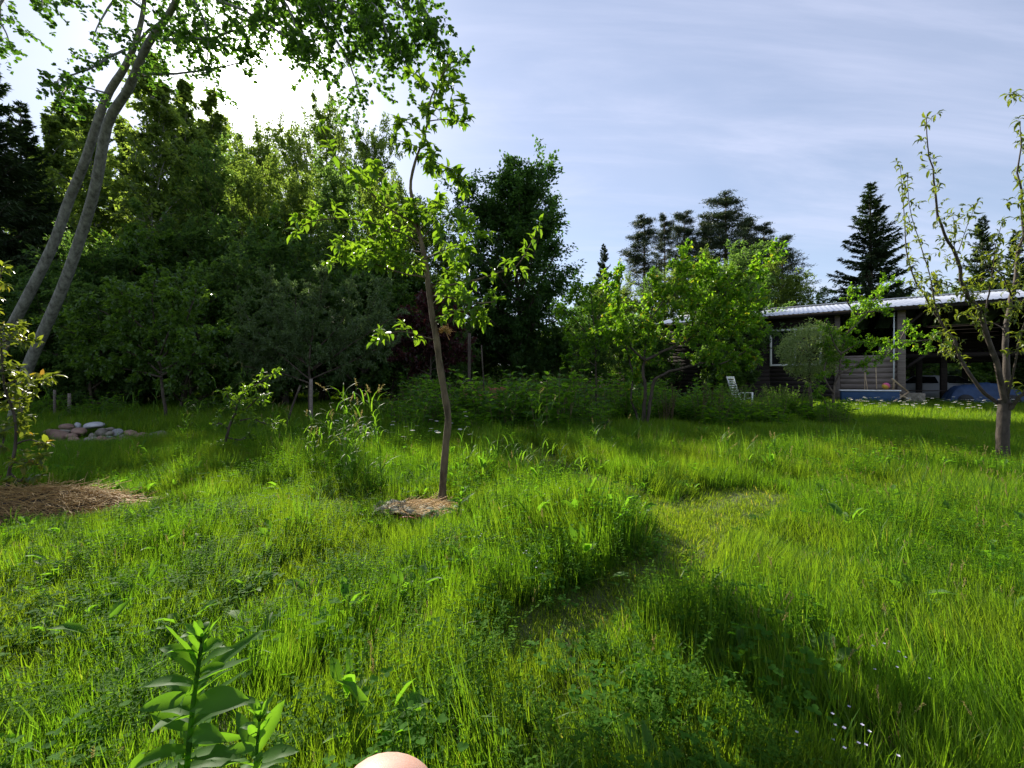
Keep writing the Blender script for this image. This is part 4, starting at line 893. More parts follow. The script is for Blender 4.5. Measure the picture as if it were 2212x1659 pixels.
def reed_clump(name, px, d, n, H, spread, seed, label, seedhead=True):
    rng = np.random.default_rng(seed); x = (px - CX) / F * d; z = tz(x, d); root = empty(name, (x, d, z)); b = MB(); sb = MB(); st = MB()
    for i in range(n):
        a = rng.uniform(0, 6.28); r = spread * math.sqrt(rng.random()); h = H * rng.uniform(.6, 1.05); q = rng.normal(0, .09, 2) * h
        S = smooth_pts([(r * math.cos(a), r * math.sin(a), -.02), (r * math.cos(a) + q[0] * .3, r * math.sin(a) + q[1] * .3, h * .55), (r * math.cos(a) + q[0], r * math.sin(a) + q[1], h)], 8)
        st.tube(S, np.linspace(.0032, .0014, 8), 5, False, rng.random())
        for k in range(int(4 + h * 3)):
            u = rng.uniform(.1, .92) * 7; c = int(u); p = S[c] + (S[c + 1] - S[c]) * (u - c); az = rng.uniform(0, 6.28); Lf = rng.uniform(.16, .34); dx, dy = math.cos(az), math.sin(az)
            ang = rng.uniform(.25, .6); V = []; pr = 0; pz = 0
            for j in range(6):
                w = .0065 * (1 - (j / 5) ** 2) + .0004; V += [(p[0] + dx * pr - dy * w, p[1] + dy * pr + dx * w, p[2] + pz), (p[0] + dx * pr + dy * w, p[1] + dy * pr - dx * w, p[2] + pz)]
                pr += math.sin(ang) * Lf / 5; pz += math.cos(ang) * Lf / 5; ang += rng.uniform(.1, .55)
            b.add(V, np.array([(2 * j, 2 * j + 1, 2 * j + 3, 2 * j + 2) for j in range(5)]), rng.random())
        if seedhead and rng.random() < .45:
            m = 50; t = rng.random(m); top = S[-1]; tip = top + np.array([rng.normal(.03, .04), 0, .10]); P = top + (tip - top) * t[:, None] + rng.normal(0, .004, (m, 3)) * (1.3 - t[:, None]); P[:, 2] -= .02 * t ** 2
            sb.leaves(P, (tip - top) * 6 + rng.normal(0, .5, (m, 3)), rvec(rng, m), .014, .004, 'diamond', rng.random(m), rng)
    st.build('stems', M['grass_wide'], root); b.build('leaves', M['grass_wide'], root)
    if sb.n: sb.build('seed_heads', M['seed'], root)
    return tag(root, label, 'tall grass')
reed_clump('tall_grass_clump', 775, 4.5, 22, 1.12, .34, 701, 'clump of tall reedy grass just left of the apple trunk')
reed_clump('tall_grass_clump', 715, 5.2, 16, .8, .35, 702, 'lower clump of blue green reedy grass left of the tallest reed clump')
reed_clump('tall_grass_clump', 520, 8.8, 12, 1.45, .4, 703, 'tall grass with drooping pale seed heads in front of the dark wood')
reed_clump('tall_grass_clump', 430, 8.0, 9, .8, .4, 704, 'yellow green grass clump behind the stone heap')
reed_clump('tall_grass_clump', 110, 9.5, 6, 1.2, .3, 705, 'thin tall grass beside the right aspen trunk base')
reed_clump('tall_grass_clump', 1060, 4.9, 16, .62, .4, 706, 'arching grass clump right of the apple trunk', False)
reed_clump('tall_grass_clump', 1180, 4.5, 18, .58, .45, 707, 'arching bright grass clump at the back of the mound', False)
reed_clump('tall_grass_clump', 1150, 7.5, 10, .95, .6, 708, 'tall single grass stems in front of the overgrown bed')
reed_clump('tall_grass_clump', 860, 8.6, 14, 1.0, .6, 710, 'tall thin grass in the shade between the post and the apple trunk')
reed_clump('tall_grass_clump', 620, 7.6, 14, .8, .6, 711, 'loose tall grass right of the young apple sapling')
reed_clump('tall_grass_clump', 1330, 6.6, 14, .6, .6, 712, 'loose tall grass beyond the mown path', True)
reed_clump('tall_grass_clump', 1620, 5.4, 14, .5, .5, 713, 'seeding grass clump at the right end of the mown path', True)
reed_clump('tall_grass_clump', 290, 9.6, 10, 1.1, .6, 709, 'grass with drooping heads behind the middle of the stone heap')

# ------------------------------------------------------------------ foreground leafy weeds
def leafy_weed(name, px, py_top, d, H, seed, label, nl=22, leaf=.17, r=.008, lean=(0, 0)):
    rng = np.random.default_rng(seed); top = W(px, py_top, d); base = Vector((top.x - lean[0], d - lean[1], tz(top.x, d))); H = top.z - base.z
    root = empty(name, base); tb = MB(); P = []; D = []; N = []; L = []
    S = smooth_pts([(0, 0, -.02), (lean[0] * .3 + .01, lean[1] * .3, H * .5), (lean[0], lean[1], H * .86)], 14); tb.tube(S, np.linspace(r, r * .55, 14), 8)
    for i in range(nl):
        u = .12 + .86 * i / nl; q = S[0] + 0; k = min(int(u * 13), 12); q = S[k] + (S[k + 1] - S[k]) * (u * 13 - k)
        an = i * 2.4 + rng.normal(0, .45); el = .30 + .7 * u ** 2 + rng.normal(0, .22); l = leaf * (1.05 - .35 * abs(u - .5) * 2) * rng.uniform(.6, 1.15) * (1 if u < .85 else .75)
        P.append(q); D.append([math.cos(an) * math.cos(el), .6 * math.sin(an) * math.cos(el), math.sin(el)]); N.append(np.array([0, -.35, 1]) + rng.normal(0, .35, 3)); L.append(l)
    for i in range(9):
        an = i * 2.4; P.append(S[-1]); el = 1.0 + .3 * rng.random(); D.append([math.cos(an) * math.cos(el), math.sin(an) * math.cos(el), math.sin(el)]); N.append(np.array([-math.cos(an), -math.sin(an), .5])); L.append(leaf * rng.uniform(.35, .6))
    lb = MB(); L = np.array(L); P = np.array(P); D = np.array(D); N = np.array(N); D /= np.linalg.norm(D, axis=1)[:, None]
    for p, dv, nv, l in zip(P, D, N, L):     # long blades with midrib fold, wavy edge and droop
        side = np.cross(dv, nv); side /= np.linalg.norm(side) + 1e-9; nn = np.cross(side, dv); K = 9; w = l * .118 * rng.uniform(.7, 1.15); dr = rng.uniform(.0, 1.0); ph = rng.uniform(0, 6); V = []
        for j in range(K):
            t = j / (K - 1); ww = w * (math.sin(min(1, t * 1.08 + .08) * math.pi) ** .75) if j < K - 1 else .0003
            c = p + dv * l * t * (1 - .12 * dr * t) - np.array([0, 0, 1]) * l * dr * t * t * .55
            V += [c + side * ww + nn * (ww * .35 + .0022 * math.sin(ph + j * 1.9)), c, c - side * ww + nn * (ww * .35 + .0022 * math.cos(ph + j * 1.7))]
        f = [];
        for j in range(K - 1): f += [(3 * j, 3 * j + 1, 3 * j + 4, 3 * j + 3), (3 * j + 1, 3 * j + 2, 3 * j + 5, 3 * j + 4)]
        vv = rng.random() * .6; lb.add(V, np.array(f), np.tile([vv, vv + .38, vv], K))
    tb.build('stem', M['weed'], root, True); lb.build('leaves', M['weed'], root, True)
    return tag(root, label, 'plant')
leafy_weed('leafy_weed', 436, 1335, 1.18, .5, 801, 'large leafy weed with long pointed leaves at the bottom left', 40, .225, .0085, (.05, 0))
leafy_weed('leafy_weed', 560, 1515, 1.05, .3, 802, 'smaller bright leafy weed right beside the large one at the bottom', 24, .16, .006, (.03, 0))
leafy_weed('leafy_weed', 1000, 1050, 3.55, .3, 803, 'upright leafy weed in the grass just right of the apple mulch', 18, .17, .008, (.05, 0))
leafy_weed('leafy_weed', 950, 1250, 2.35, .2, 804, 'narrow pale leafy weed in the sunny grass below the apple mulch', 14, .12, .005)

# ------------------------------------------------------------------ daisies
def daisies():
    rng = np.random.default_rng(811); protos = []
    for v in range(3):
        root = empty('daisy', (0, 0, 0)); st = MB(); h = .5; q = rng.normal(0, .03, 2); S = smooth_pts([(0, 0, 0), (q[0] * .3, q[1] * .3, h * .5), (q[0], q[1], h)], 6); st.tube(S, .0018, 4, False, .3)
        c = S[-1]; b = MB(); m = 16; an = np.arange(m) * 6.283 / m; dd = np.stack([np.cos(an), np.sin(an), np.full(m, .1)], 1)
        b.leaves(np.repeat(c[None], m, 0) + dd * .006, dd, np.array([[0, 0, 1.]] * m), .022, .008, 'diamond', .5, rng)
        ce = MB(); ce.tube([c - [0, 0, .003], c + [0, 0, .002], c + [0, 0, .005]], [.007, .008, .003], 8)
        st.build('stem', M['grass_wide'], root); b.build('petals', M['petal'], root); ce.build('disc', M['yellow'], root); protos.append(root)
    A = [(rng.uniform(700, 1060), rng.uniform(6.2, 8.6), rng.uniform(.75, 1.0)) for _ in range(24)] + [(885, 7.5, .9), (1010, 8.2, 1.25), (990, 8, 1.2)]
    B = [(rng.uniform(1830, 2210), rng.uniform(12.5, 17.5), rng.uniform(.85, 1.15)) for _ in range(110)]
    C = [(1564, 5.6, .5)]
    n = 0
    for lst, lab, grp, sc in ((A, 'white daisy in the shaded grass behind the apple trunk', 'daisies behind the apple trunk', 1.5), (B, 'white daisy in the sunny strip of meadow before the barn', 'daisies in front of the barn', 2.0), (C, 'single white daisy low beside the mown path', None, 1.3)):
        for (px, d, s) in lst:
            x = (px - CX) / F * d; o = protos[n] if n < 3 else copy_thing(protos[n % 3], (0, 0, 0), 0)
            for k in ('label', 'category', 'group'):
                if k in o: del o[k]
            o.location = (x, d, tz(x, d)); o.rotation_euler = (rng.normal(0, .12), rng.normal(0, .12), rng.uniform(0, 6)); o.scale = (sc, sc, s * .95); tag(o, lab, 'flower', grp); n += 1
daisies()

# ------------------------------------------------------------------ stones, straw, mulch, stakes
def stone_mesh(rng, w, dpt, h, mat):
    import bmesh
    bm = bmesh.new(); bmesh.ops.create_icosphere(bm, subdivisions=3, radius=1)
    a = rng.normal(0, 1, (5, 3)); cut = [(rvec(rng, 1)[0], rng.uniform(.55, .85)) for _ in range(8)]
    for v in bm.verts:
        p = np.array(v.co)
        for nn, t in cut:
            s = p @ nn
            if s > t: p = p - nn * (s - t) * .8
        k = 1 + .05 * sum(math.sin(3 * (p @ a[i]) + i) for i in range(5)) / 2
        v.co = Vector((p[0] * w / 2 * k, p[1] * dpt / 2 * k, p[2] * h / 2 * k))
    me = bpy.data.meshes.new('stone'); bm.to_mesh(me); bm.free(); me.materials.append(mat)
    for f in me.polygons: f.use_smooth = True
    return me
def stones():
    rng = np.random.default_rng(821)
    L = [(510, 360, 200, 90, 'stone_brown', 'long brown fieldstone at the back left of the heap'), (660, 335, 95, 90, 'stone_pale', 'small white rounded stone on top of the heap'), (880, 330, 270, 80, 'stone_pale', 'wide flat pale stone on top of the heap'),
         (980, 440, 150, 120, 'stone', None), (1090, 390, 130, 70, 'stone', None), (1110, 450, 110, 70, 'stone', None), (1215, 430, 120, 100, 'stone_pale', 'bluish tilted stone right of the heap top'), (330, 500, 300, 190, 'stone_brown', 'largest reddish brown boulder at the left end of the heap'),
         (560, 480, 180, 70, 'stone_brown', None), (590, 545, 160, 90, 'stone_brown', None), (400, 615, 240, 90, 'stone', 'flat wedge shaped stone at the front left of the heap'), (870, 480, 120, 80, 'stone', None), (1095, 500, 75, 55, 'stone_pale', 'tiny white stone in the middle of the heap'),
         (975, 550, 160, 120, 'stone_brown', None), (1140, 545, 170, 70, 'stone_brown', None), (1300, 540, 190, 80, 'stone_brown', None), (820, 550, 190, 110, 'stone', None), (640, 620, 200, 90, 'stone', None), (1280, 630, 105, 120, 'stone_pale', 'upright pale stone at the front of the heap'),
         (1130, 625, 160, 90, 'stone', None), (1440, 625, 210, 80, 'stone', None), (1560, 630, 170, 70, 'stone', None), (1800, 500, 330, 170, 'stone', 'big tan boulder at the right end of the heap'), (1540, 500, 190, 120, 'stone_brown', None), (1290, 490, 90, 55, 'stone', None), (680, 420, 190, 100, 'stone_brown', None), (1390, 440, 180, 100, 'stone_brown', None), (160, 610, 110, 60, 'stone', None), (1010, 680, 120, 45, 'stone_pale', None), (470, 430, 200, 90, 'stone', None), (760, 640, 150, 80, 'stone', None)]
    for zx, zy, w, h, m, lab in L:
        px, py = 67.8 + zx * .1532, 867.4 + zy * .1532; d = np.interp(zy, [330, 700], [9.1, 7.8]); c = W(px, py, d); ww = w * .1532 / F * d * 1.12; hh = max(h * .1532 / F * d * 1.25, .07)
        o = bpy.data.objects.new('stone', stone_mesh(rng, ww, max(ww * .8, .12), hh, M[m])); COL.objects.link(o); o.location = c + Vector((0, 0, -.01)); o.rotation_euler = (rng.normal(0, .12), rng.normal(0, .12), rng.uniform(-.4, .4))
        if lab: tag(o, lab, 'stone', 'stones in the heap')
        else: tag(o, 'rounded reddish brown fieldstone in the low heap left' if m == 'stone_brown' else 'small pale grey fieldstone in the low heap left' if m == 'stone_pale' else 'rounded grey brown fieldstone in the low heap left', 'stone', 'stones in the heap')
stones()
def strand(b, rng, c, L, w, az, el, bend=.3, val=None):
    P = [np.array(c, float)]
    for k in range(3): P.append(P[-1] + np.array([math.cos(az) * math.cos(el), math.sin(az) * math.cos(el), math.sin(el)]) * L / 3); az += rng.normal(0, bend * .5); el += rng.normal(0, bend * .5) - .08
    b.tube(P, w, 3, False, rng.random() if val is None else val)
def straw_heap():
    rng = np.random.default_rng(831); cx, cy = -4.35, 3.85; z = tz(cx, cy); b = MB(); dk = MB()
    K = 40; rings = 10; V = []
    for i in range(rings + 1):
        f = i / rings
        for k in range(K):
            a = k * 6.283 / K; rr_ = f * (1 + .1 * math.sin(3 * a)); V.append((rr_ * .98 * math.cos(a), rr_ * .42 * math.sin(a), .17 * (1 - f ** 2) ** 1.1 + .02 * math.sin(7 * a + 9 * f) - .02 * (f > .95)))
    q = [(i * K + k, i * K + (k + 1) % K, (i + 1) * K + (k + 1) % K, (i + 1) * K + k) for i in range(rings) for k in range(K)]
    dk.add(V, np.array(q)); root = empty('straw_heap', (cx, cy, z)); dk.build('damp_core', M['soil'], root, True)
    for _ in range(3400):
        a = rng.uniform(0, 6.28); f = math.sqrt(rng.random()) * 1.08; h = .17 * max(0, 1 - f * f) + .012 + .03 * rng.random()
        strand(b, rng, (f * .98 * math.cos(a), f * .42 * math.sin(a), h), rng.uniform(.06, .28), rng.uniform(.0012, .0028), rng.normal(0, .8) + (0 if rng.random() < .5 else math.pi), rng.normal(0, .25))
    b.build('straw', M['straw'], root); tag(root, 'low heap of golden brown straw mulch in the grass at the left edge', 'straw heap')
straw_heap()
def leaf_mulch():
    rng = np.random.default_rng(841); cx, cy = -.80, 3.93; z = tz(cx, cy); root = empty('leaf_mulch', (cx, cy, z)); b = MB()
    for _ in range(800):
        a = rng.uniform(0, 6.28); f = math.sqrt(rng.random()); strand(b, rng, (f * .38 * math.cos(a), f * .27 * math.sin(a) + .06, .015 + .05 * (1 - f) + .02 * rng.random()), rng.uniform(.05, .2), .0015, rng.uniform(0, 6.28), rng.normal(0, .2))
    b.build('straw', M['straw'], root)
    spots = [(-.30, -.12), (-.17, -.05), (-.2, -.2), (-.05, -.12), (.08, -.08), (.02, -.2), (.18, -.1), (.24, -.18), (-.32, -.02), (.13, -.22)]
    for i, (x, y) in enumerate(spots):          # wilted crumpled leaves
        n = 13; sz = rng.uniform(.13, .20); az = rng.uniform(0, 6.28); w = MB(); V = []; ph = rng.uniform(0, 6, 4)
        for u in range(n):
            for v in range(n):
                a, c = u / (n - 1) * 2 - 1, v / (n - 1) * 2 - 1; k = math.sqrt(max(0, 1 - .45 * (a * a * c * c))) ; edge = 1 + .12 * math.sin(6 * a + ph[0]) * abs(c)
                xx, yy = a * sz * k * edge * (1 - .3 * (c > 0) * c), c * sz * .75 * k
                zz = .05 + .014 * math.sin(4.5 * a + ph[1] + 2 * c) + .013 * math.sin(6 * c + ph[2] - 3 * a) + .005 * math.sin(14 * a + ph[3]) * math.cos(11 * c) + .010 * (i % 3)
                if a * a + c * c > 1.15: xx *= .88; yy *= .88
                V.append((x + xx * math.cos(az) - yy * math.sin(az), y + xx * math.sin(az) + yy * math.cos(az), zz))
        w.add(V, np.array([(u * n + v, u * n + v + 1, (u + 1) * n + v + 1, (u + 1) * n + v) for u in range(n - 1) for v in range(n - 1)]), .3 + .6 * rng.random()); w.build('wilted_leaf', M['wilt'], root, True)
    b = MB()
    for _ in range(420):
        a = rng.uniform(0, 6.28); f = math.sqrt(rng.random()); strand(b, rng, (f * .38 * math.cos(a), f * .2 * math.sin(a) - .10, .06 + .03 * rng.random()), rng.uniform(.05, .22), .0016, rng.normal(0, .7), rng.normal(0, .2))
    b.build('loose_straw', M['straw'], root)
    for (x0, x1, yy, rr_) in ((-.02, .24, -.30, .012), (.05, .30, -.27, .009), (-.15, .05, -.33, .007)):
        w = MB(); w.tube(smooth_pts([(x0, yy + .02, .045), ((x0 + x1) / 2, yy, .055), (x1, yy - .03, .03)], 8), rr_, 8); w.build('red_stalk', M['red'], root, True)
    tag(root, 'mulch ring of wilted grey green leaves, straw and red stalks round the apple trunk foot', 'mulch')
leaf_mulch()
def small_mulch():
    rng = np.random.default_rng(851); cx, cy = W(560, 1005, 6.2).x, 6.15; root = empty('straw_mulch', (cx, cy, tz(cx, cy))); b = MB()
    for _ in range(700):
        a = rng.uniform(0, 6.28); f = math.sqrt(rng.random()); strand(b, rng, (f * .5 * math.cos(a), f * .22 * math.sin(a), .03 + .10 * (1 - f) * rng.random() + .03), rng.uniform(.08, .25), .0022, rng.uniform(0, 6.28), rng.normal(.1, .25))
    b.build('straw', M['straw'], root); tag(root, 'pale dry grass laid round the young apple sapling', 'mulch')
small_mulch()
def stake(px, pt, pb, d, r, label, lean=(0, 0), mat='wood_grey', name='wooden_stake'):
    t = W(px, pt, d); x = t.x; z0 = tz(x, d); b = MB(); h = t.z - z0
    b.tube(smooth_pts([(0, 0, -.2), (lean[0] * .5, lean[1] * .5, h * .5), (lean[0], lean[1], h)], 6), [r, r * .98, r, r * .97, r, r * .92], 9)
    o = b.build(name, M[mat], None, True); o.location = (x - lean[0], d - lean[1], z0); tag(o, label, 'stake')
stake(672, 818, 0, 10.6, .04, 'grey round post standing under the grey green bush')
stake(649, 832, 0, 9.5, .022, 'dark thin stick leaning left below the grey green bush', (.42, 0), 'bark')
stake(150, 850, 0, 12.5, .04, 'weathered post in the shade right of the aspen trunks')
stake(118, 842, 0, 13.5, .035, 'thinner weathered post nearest the right aspen trunk')
stake(1014, 720, 0, 11.5, .045, 'tall dark pole standing behind the bed right of the apple trunk', (0, 0), 'bark')
stake(1040, 745, 0, 10.6, .016, 'thin dark cane leaning in the bed right of the tall pole', (-.12, 0), 'bark')
def planter():
    d = 15; a = W(1012, 838, d); b = MB()
    c = W(1050, 845, d); z0 = tz(c.x, d); root = empty('brick_planter', (c.x, d, z0)); h = W(0, 836, d).z - z0
    for i, (x, y, sx, sy) in enumerate(((0, -.4, 1.5, .12), (0, .4, 1.5, .12), (-.69, 0, .12, .68), (.69, 0, .12, .68))):
        w = MB(); w.box((x, y, h / 2), (sx, sy, h), bev=.02); w.build('side', M['orange'], root)
    w = MB(); w.box((0, 0, h * .42), (1.25, .66, h * .84)); w.build('earth', M['soil'], root)
    tag(root, 'terracotta coloured raised planter half hidden in the bed behind the apple trunk', 'planter')
planter()

# ------------------------------------------------------------------ barn
BO = Vector((8.95, 26.0, 0)); BZ = R(-33); BO.z = tz(12, 22) - .03
EX = Vector((math.cos(BZ), math.sin(BZ), 0)); EY = Vector((-math.sin(BZ), math.cos(BZ), 0))
def s_at(px, dd):
    r = (px - CX) / F; return (r * (BO.y + EY.y * dd) - BO.x - EY.x * dd) / (EX.x - r * EX.y)
def barn():
    root = empty('barn', BO, BZ); EH = 4.78 - BO.z; RH = EH + 1.05; LN = 24.0; rng = np.random.default_rng(900)
    for nm, y0, y1, z0, z1 in (('roof', -.05, 4.9, EH, RH), ('roof', 9.85, 4.9, EH, RH)):
        b = MB(); n = int(LN / .045); xs = np.linspace(-.3, LN, n); ph = (xs % .21) / .21; zc = .045 * np.clip(np.minimum(np.abs(ph - .25), .25) * 0 + (ph < .3) * 1.0, 0, 1)
        zc = .024 * sstep(.0, .08, ph) * (1 - sstep(.3, .38, ph)); V = []
        for t in (0, 1):
            V.append(np.stack([xs, np.full(n, y0 + (y1 - y0) * t), z0 + (z1 - z0) * t + zc + (.003 if y0 > 5 else 0)], 1))
        for t in (0, 1):
            V.append(np.stack([xs, np.full(n, y0 + (y1 - y0) * t), z0 + (z1 - z0) * t + zc - .012], 1))
        i = np.arange(n - 1); q = np.concatenate([np.stack([i, i + 1, n + i + 1, n + i], 1), np.stack([2 * n + i, 3 * n + i, 3 * n + i + 1, 2 * n + i + 1], 1), np.stack([i, 2 * n + i, 2 * n + i + 1, i + 1], 1)])
        b.add(np.concatenate(V), q); b.build(nm, M['roof'], root)
    b = MB(); b.box((LN / 2, 4.9, RH + .055), (LN, .34, .03)); b.build('ridge_cap', M['roof'], root)
    b = MB(); b.box((LN / 2, .06, EH - .10), (LN, .04, .16)); b.build('fascia', M['wood_dark'], root)
    b = MB()
    for s in np.arange(.3, LN, .9): 
        for sg in (0, 1):
            y0, y1 = (0.1, 4.85) if sg == 0 else (9.7, 4.95); L = math.hypot(y1 - y0, 1.45); b.box((s, (y0 + y1) / 2, (EH + RH) / 2 - .10), (.07, L, .14), rx=math.atan2(1.05, 4.95) * (1 if sg == 0 else -1))
    b.build('rafters', M['wood_dark'], root)
    b = MB(); b.box((LN / 2, .75, EH - .02), (LN - .4, .16, .2)); b.build('beam', M['wood_dark'], root)
    def planks(nm, s0, s1, y, z0, z1, mat, hgt=.22, ax='x'):
        w = MB(); z = z0; k = 0
        while z < z1 - .02:
            h = min(hgt, z1 - z); L = s1 - s0; tilt = .10
            if ax == 'x': w.box(((s0 + s1) / 2 + rng.normal(0, .01), y, z + h / 2), (L - rng.uniform(0, .02), .028, h * 1.08), rx=tilt, val=rng.random())
            else: w.box((y, (s0 + s1) / 2, z + h / 2), (.028, L, h * 1.08), ry=-tilt, val=rng.random())
            z += h; k += 1
        return w.build(nm, M[mat], root)
    sw0, sw1, sw2 = s_at(1663, .7), s_at(1830, .7), s_at(1945, .7)
    wz0, wz1 = 2.12 - BO.z, 4.1 - BO.z; wx1 = sw0 + 2.3
    planks('front_wall', .3, sw0, .7, 0, EH - .1, 'wood_dark'); planks('front_wall', sw0 + .003, wx1, .7, 0, wz0, 'wood_dark'); planks('front_wall', sw0 + .003, wx1, .7, wz1, EH - .1, 'wood_dark'); planks('front_wall', wx1 + .003, sw1 - .4, .7, 0, EH - .1, 'wood_dark')
    planks('half_wall', sw1 - .4, sw2 - .12, .66, .15, 2.35 , 'wood_grey', .26); planks('half_wall', sw1 + 1.2, sw2 - .1, .60, 2.36, 2.75, 'wood_grey', .3)
    planks('gable_wall', .72, 9.1, .3, 0, EH - .1, 'wood_dark', ax='y'); planks('gable_wall', .72, 9.1, LN - .5, 0, EH - .1, 'wood_dark', ax='y')
    b = MB()
    for s in (.29, LN - .51):
        b.add([(s, .7, EH - .12), (s, 9.1, EH - .12), (s, 4.9, RH - .1)], np.array([[0, 1, 2]])); b.add([(s + .03, .7, EH - .12), (s + .03, 9.1, EH - .12), (s + .03, 4.9, RH - .1)], np.array([[0, 2, 1]]))
    b.build('gable_boards', M['wood_dark'], root)
    planks('back_wall', .3, sw2 + .3, 9.1, 0, EH - .1, 'wood_dark'); planks('back_wall', sw2 + .3, LN - .5, 9.1, 2.2, EH - .1, 'wood_dark')
    planks('partition', .75, 9.05, sw1 - .42, 0, EH - .1, 'wood_dark', ax='y')
    for s in (sw2 + 1.9, sw2 + 4.2, sw2 + 7, sw2 + 9.5):
        w = MB(); w.box((s, 9.1, 1.1), (.22, .22, 2.2), bev=.01); w.build('back_post', M['wood_dark'], root)
    w = MB(); w.box((sw2 + 5, 9.05, .95), (9.4, .05, .16)); w.build('back_rail', M['wood_dark'], root)
    # window: white frame
    fr = MB(); xm = (sw0 + wx1) / 2; zm = (wz0 + wz1) / 2; ww = wx1 - sw0; hh = wz1 - wz0
    for c, s in (((sw0 + .05, .66, zm), (.10, .10, hh)), ((wx1 - .05, .66, zm), (.10, .10, hh)), ((xm, .66, wz0 + .05), (ww - .2, .097, .10)), ((xm, .66, wz1 - .05), (ww - .2, .097, .10)), ((xm, .67, zm), (.06, .06, hh - .2))): fr.box(c, s, bev=.008)
    wo = bpy.data.objects.new('window', fr.mesh('window', M['white_paint'])); COL.objects.link(wo); wo.parent = root
    g = MB(); g.box((xm, .70, zm), (ww - .12, .012, hh - .12)); g.build('pane', M['glass'], wo)
    for s, nm, wd in ((sw2 + .02, 'post', .30), (sw2 + 4.4, 'post', .26), (sw2 + 8.4, 'post', .26), (sw1 - .4, 'post', .22)):
        w = MB(); w.box((s, .7, (EH - .1) / 2), (wd, wd, EH - .1), bev=.015); w.build(nm, M['wood_grey'], root)
    for s, y in ((s_at(2038, 3.2), 3.2), (s_at(1985, 5), 5), (sw2 + 4.6, 4.9), (sw2 + 8, 4.9)):
        w = MB(); w.box((s, y, (EH - .1) / 2 + .3), (.24, .24, EH + .5), bev=.012); w.build('inner_post', M['wood_dark'], root)
    w = MB(); w.tube([(sw2 + .15, .72, 1.65), (sw2 + 1.25, .72, 2.65)], .075, 6); w.build('brace', M['wood_dark'], root)
    w = MB(); w.tube([(sw2 + .1, .72, EH - 1.0), (sw2 + .9, .72, EH - .15)], .07, 6); w.build('brace', M['wood_dark'], root)
    w = MB(); w.box((sw2 + 4, 2.4, 2.35), (8, .12, .2)); w.build('cross_beam', M['wood_dark'], root)
    w = MB(); w.box((sw2 + 1.2, 1.5, .62), (2.2, .5, .05), bev=.01); 
    for sx in (-.95, .95): w.box((sw2 + 1.2 + sx, 1.5, .3), (.08, .4, .6))
    w.build('bench', M['wood_dark'], root)
    w = MB(); w.tube([(sw2 - .28, .48, .1), (sw2 - .26, .50, EH - .2)], .03, 8); w.build('downpipe', M['plastic'], root)
    tag(root, 'long open dark timber barn with pale corrugated metal roof on the right', 'barn')
barn()
def barn_pt(px, dd, z=0):
    s = s_at(px, dd); p = BO + EX * s + EY * dd; p.z = BO.z + z; return p

def car():
    p = barn_pt(2036, 5.6); root = empty('parked_car', p, R(4)); n = 15
    # body from cross sections along y (nose towards -y)
    prof = [(-2.05, .42, .62, .74), (-1.98, .30, .74, .80), (-1.5, .22, .86, .86), (-1.0, .20, .93, .87), (-.4, .20, .96, .88), (.4, .20, .97, .88), (1.2, .20, .97, .88), (1.85, .24, .96, .86), (2.02, .36, .90, .80)]
    b = MB(); V = []
    for y, zb, zt, hw in prof:
        V += [(-hw, y, zb), (-hw * 1.0, y, (zb + zt) / 2), (-hw * .96, y, zt - .04), (-hw * .86, y, zt), (0, y, zt + .03), (hw * .86, y, zt), (hw * .96, y, zt - .04), (hw, y, (zb + zt) / 2), (hw, y, zb)]
    k = 9; q = [(i * k + j, i * k + (j + 1) % k, (i + 1) * k + (j + 1) % k, (i + 1) * k + j) for i in range(len(prof) - 1) for j in range(k)]
    b.add(V, [np.array(q), np.arange(k)[None], (np.arange(k)[::-1] + (len(prof) - 1) * k)[None]]); body = b.build('body', M['carpaint'], root, True)
    c = MB(); cs = [(-.95, .93, .80), (-.25, 1.40, .62), (.9, 1.44, .62), (1.75, .95, .78)]; V = []
    for (y, z, hw) in cs: V += [(-hw, y, z), (hw, y, z)]
    lo_ = [(-.84, -.95, .92), (.84, -.95, .92), (-.84, -.25, .95), (.84, -.25, .95), (-.84, .9, .95), (.84, .9, .95), (-.84, 1.75, .93), (.84, 1.75, .93)]; V += lo_
    c.add(V, [np.array([(0, 1, 3, 2), (2, 3, 5, 4), (4, 5, 7, 6), (8, 0, 2, 10), (10, 2, 4, 12), (12, 4, 6, 14), (1, 9, 11, 3), (3, 11, 13, 5), (5, 13, 15, 7)])]); c.build('cabin', M['carpaint'], root)
    g = MB(); g.add([(-.70, -.935, .985), (.70, -.935, .985), (.56, -.30, 1.38), (-.56, -.30, 1.38)], np.array([[0, 1, 2, 3]])); 
    g.build('windscreen', M['glass'], root)
    for sx in (-1, 1):
        g = MB(); g.add([(sx * .845, -.55, .99), (sx * .845, 1.35, .99), (sx * .66, .95, 1.37), (sx * .66, -.2, 1.34)], np.array([[0, 1, 2, 3]])); g.build('side_window', M['glass'], root)
        h = MB(); h.box((sx * .62, -2.0, .66), (.30, .12, .13), bev=.03); h.build('headlight', M['plastic'], root)
        for y in (-1.3, 1.3):
            w = MB(); w.tube([(sx * .72, y, .31), (sx * .90, y, .31)], .31, 20); wh = w.build('wheel', M['rubber'], root); r_ = MB(); r_.tube([(sx * .89, y, .31), (sx * .908, y, .31)], .19, 14); r_.build('rim', M['plastic'], wh)
    b = MB(); b.box((0, -2.05, .42), (1.3, .06, .16), bev=.02); b.build('grille', M['rubber'], root)
    tag(root, 'white car parked inside the barn, mostly hidden behind a dark post', 'car')
car()
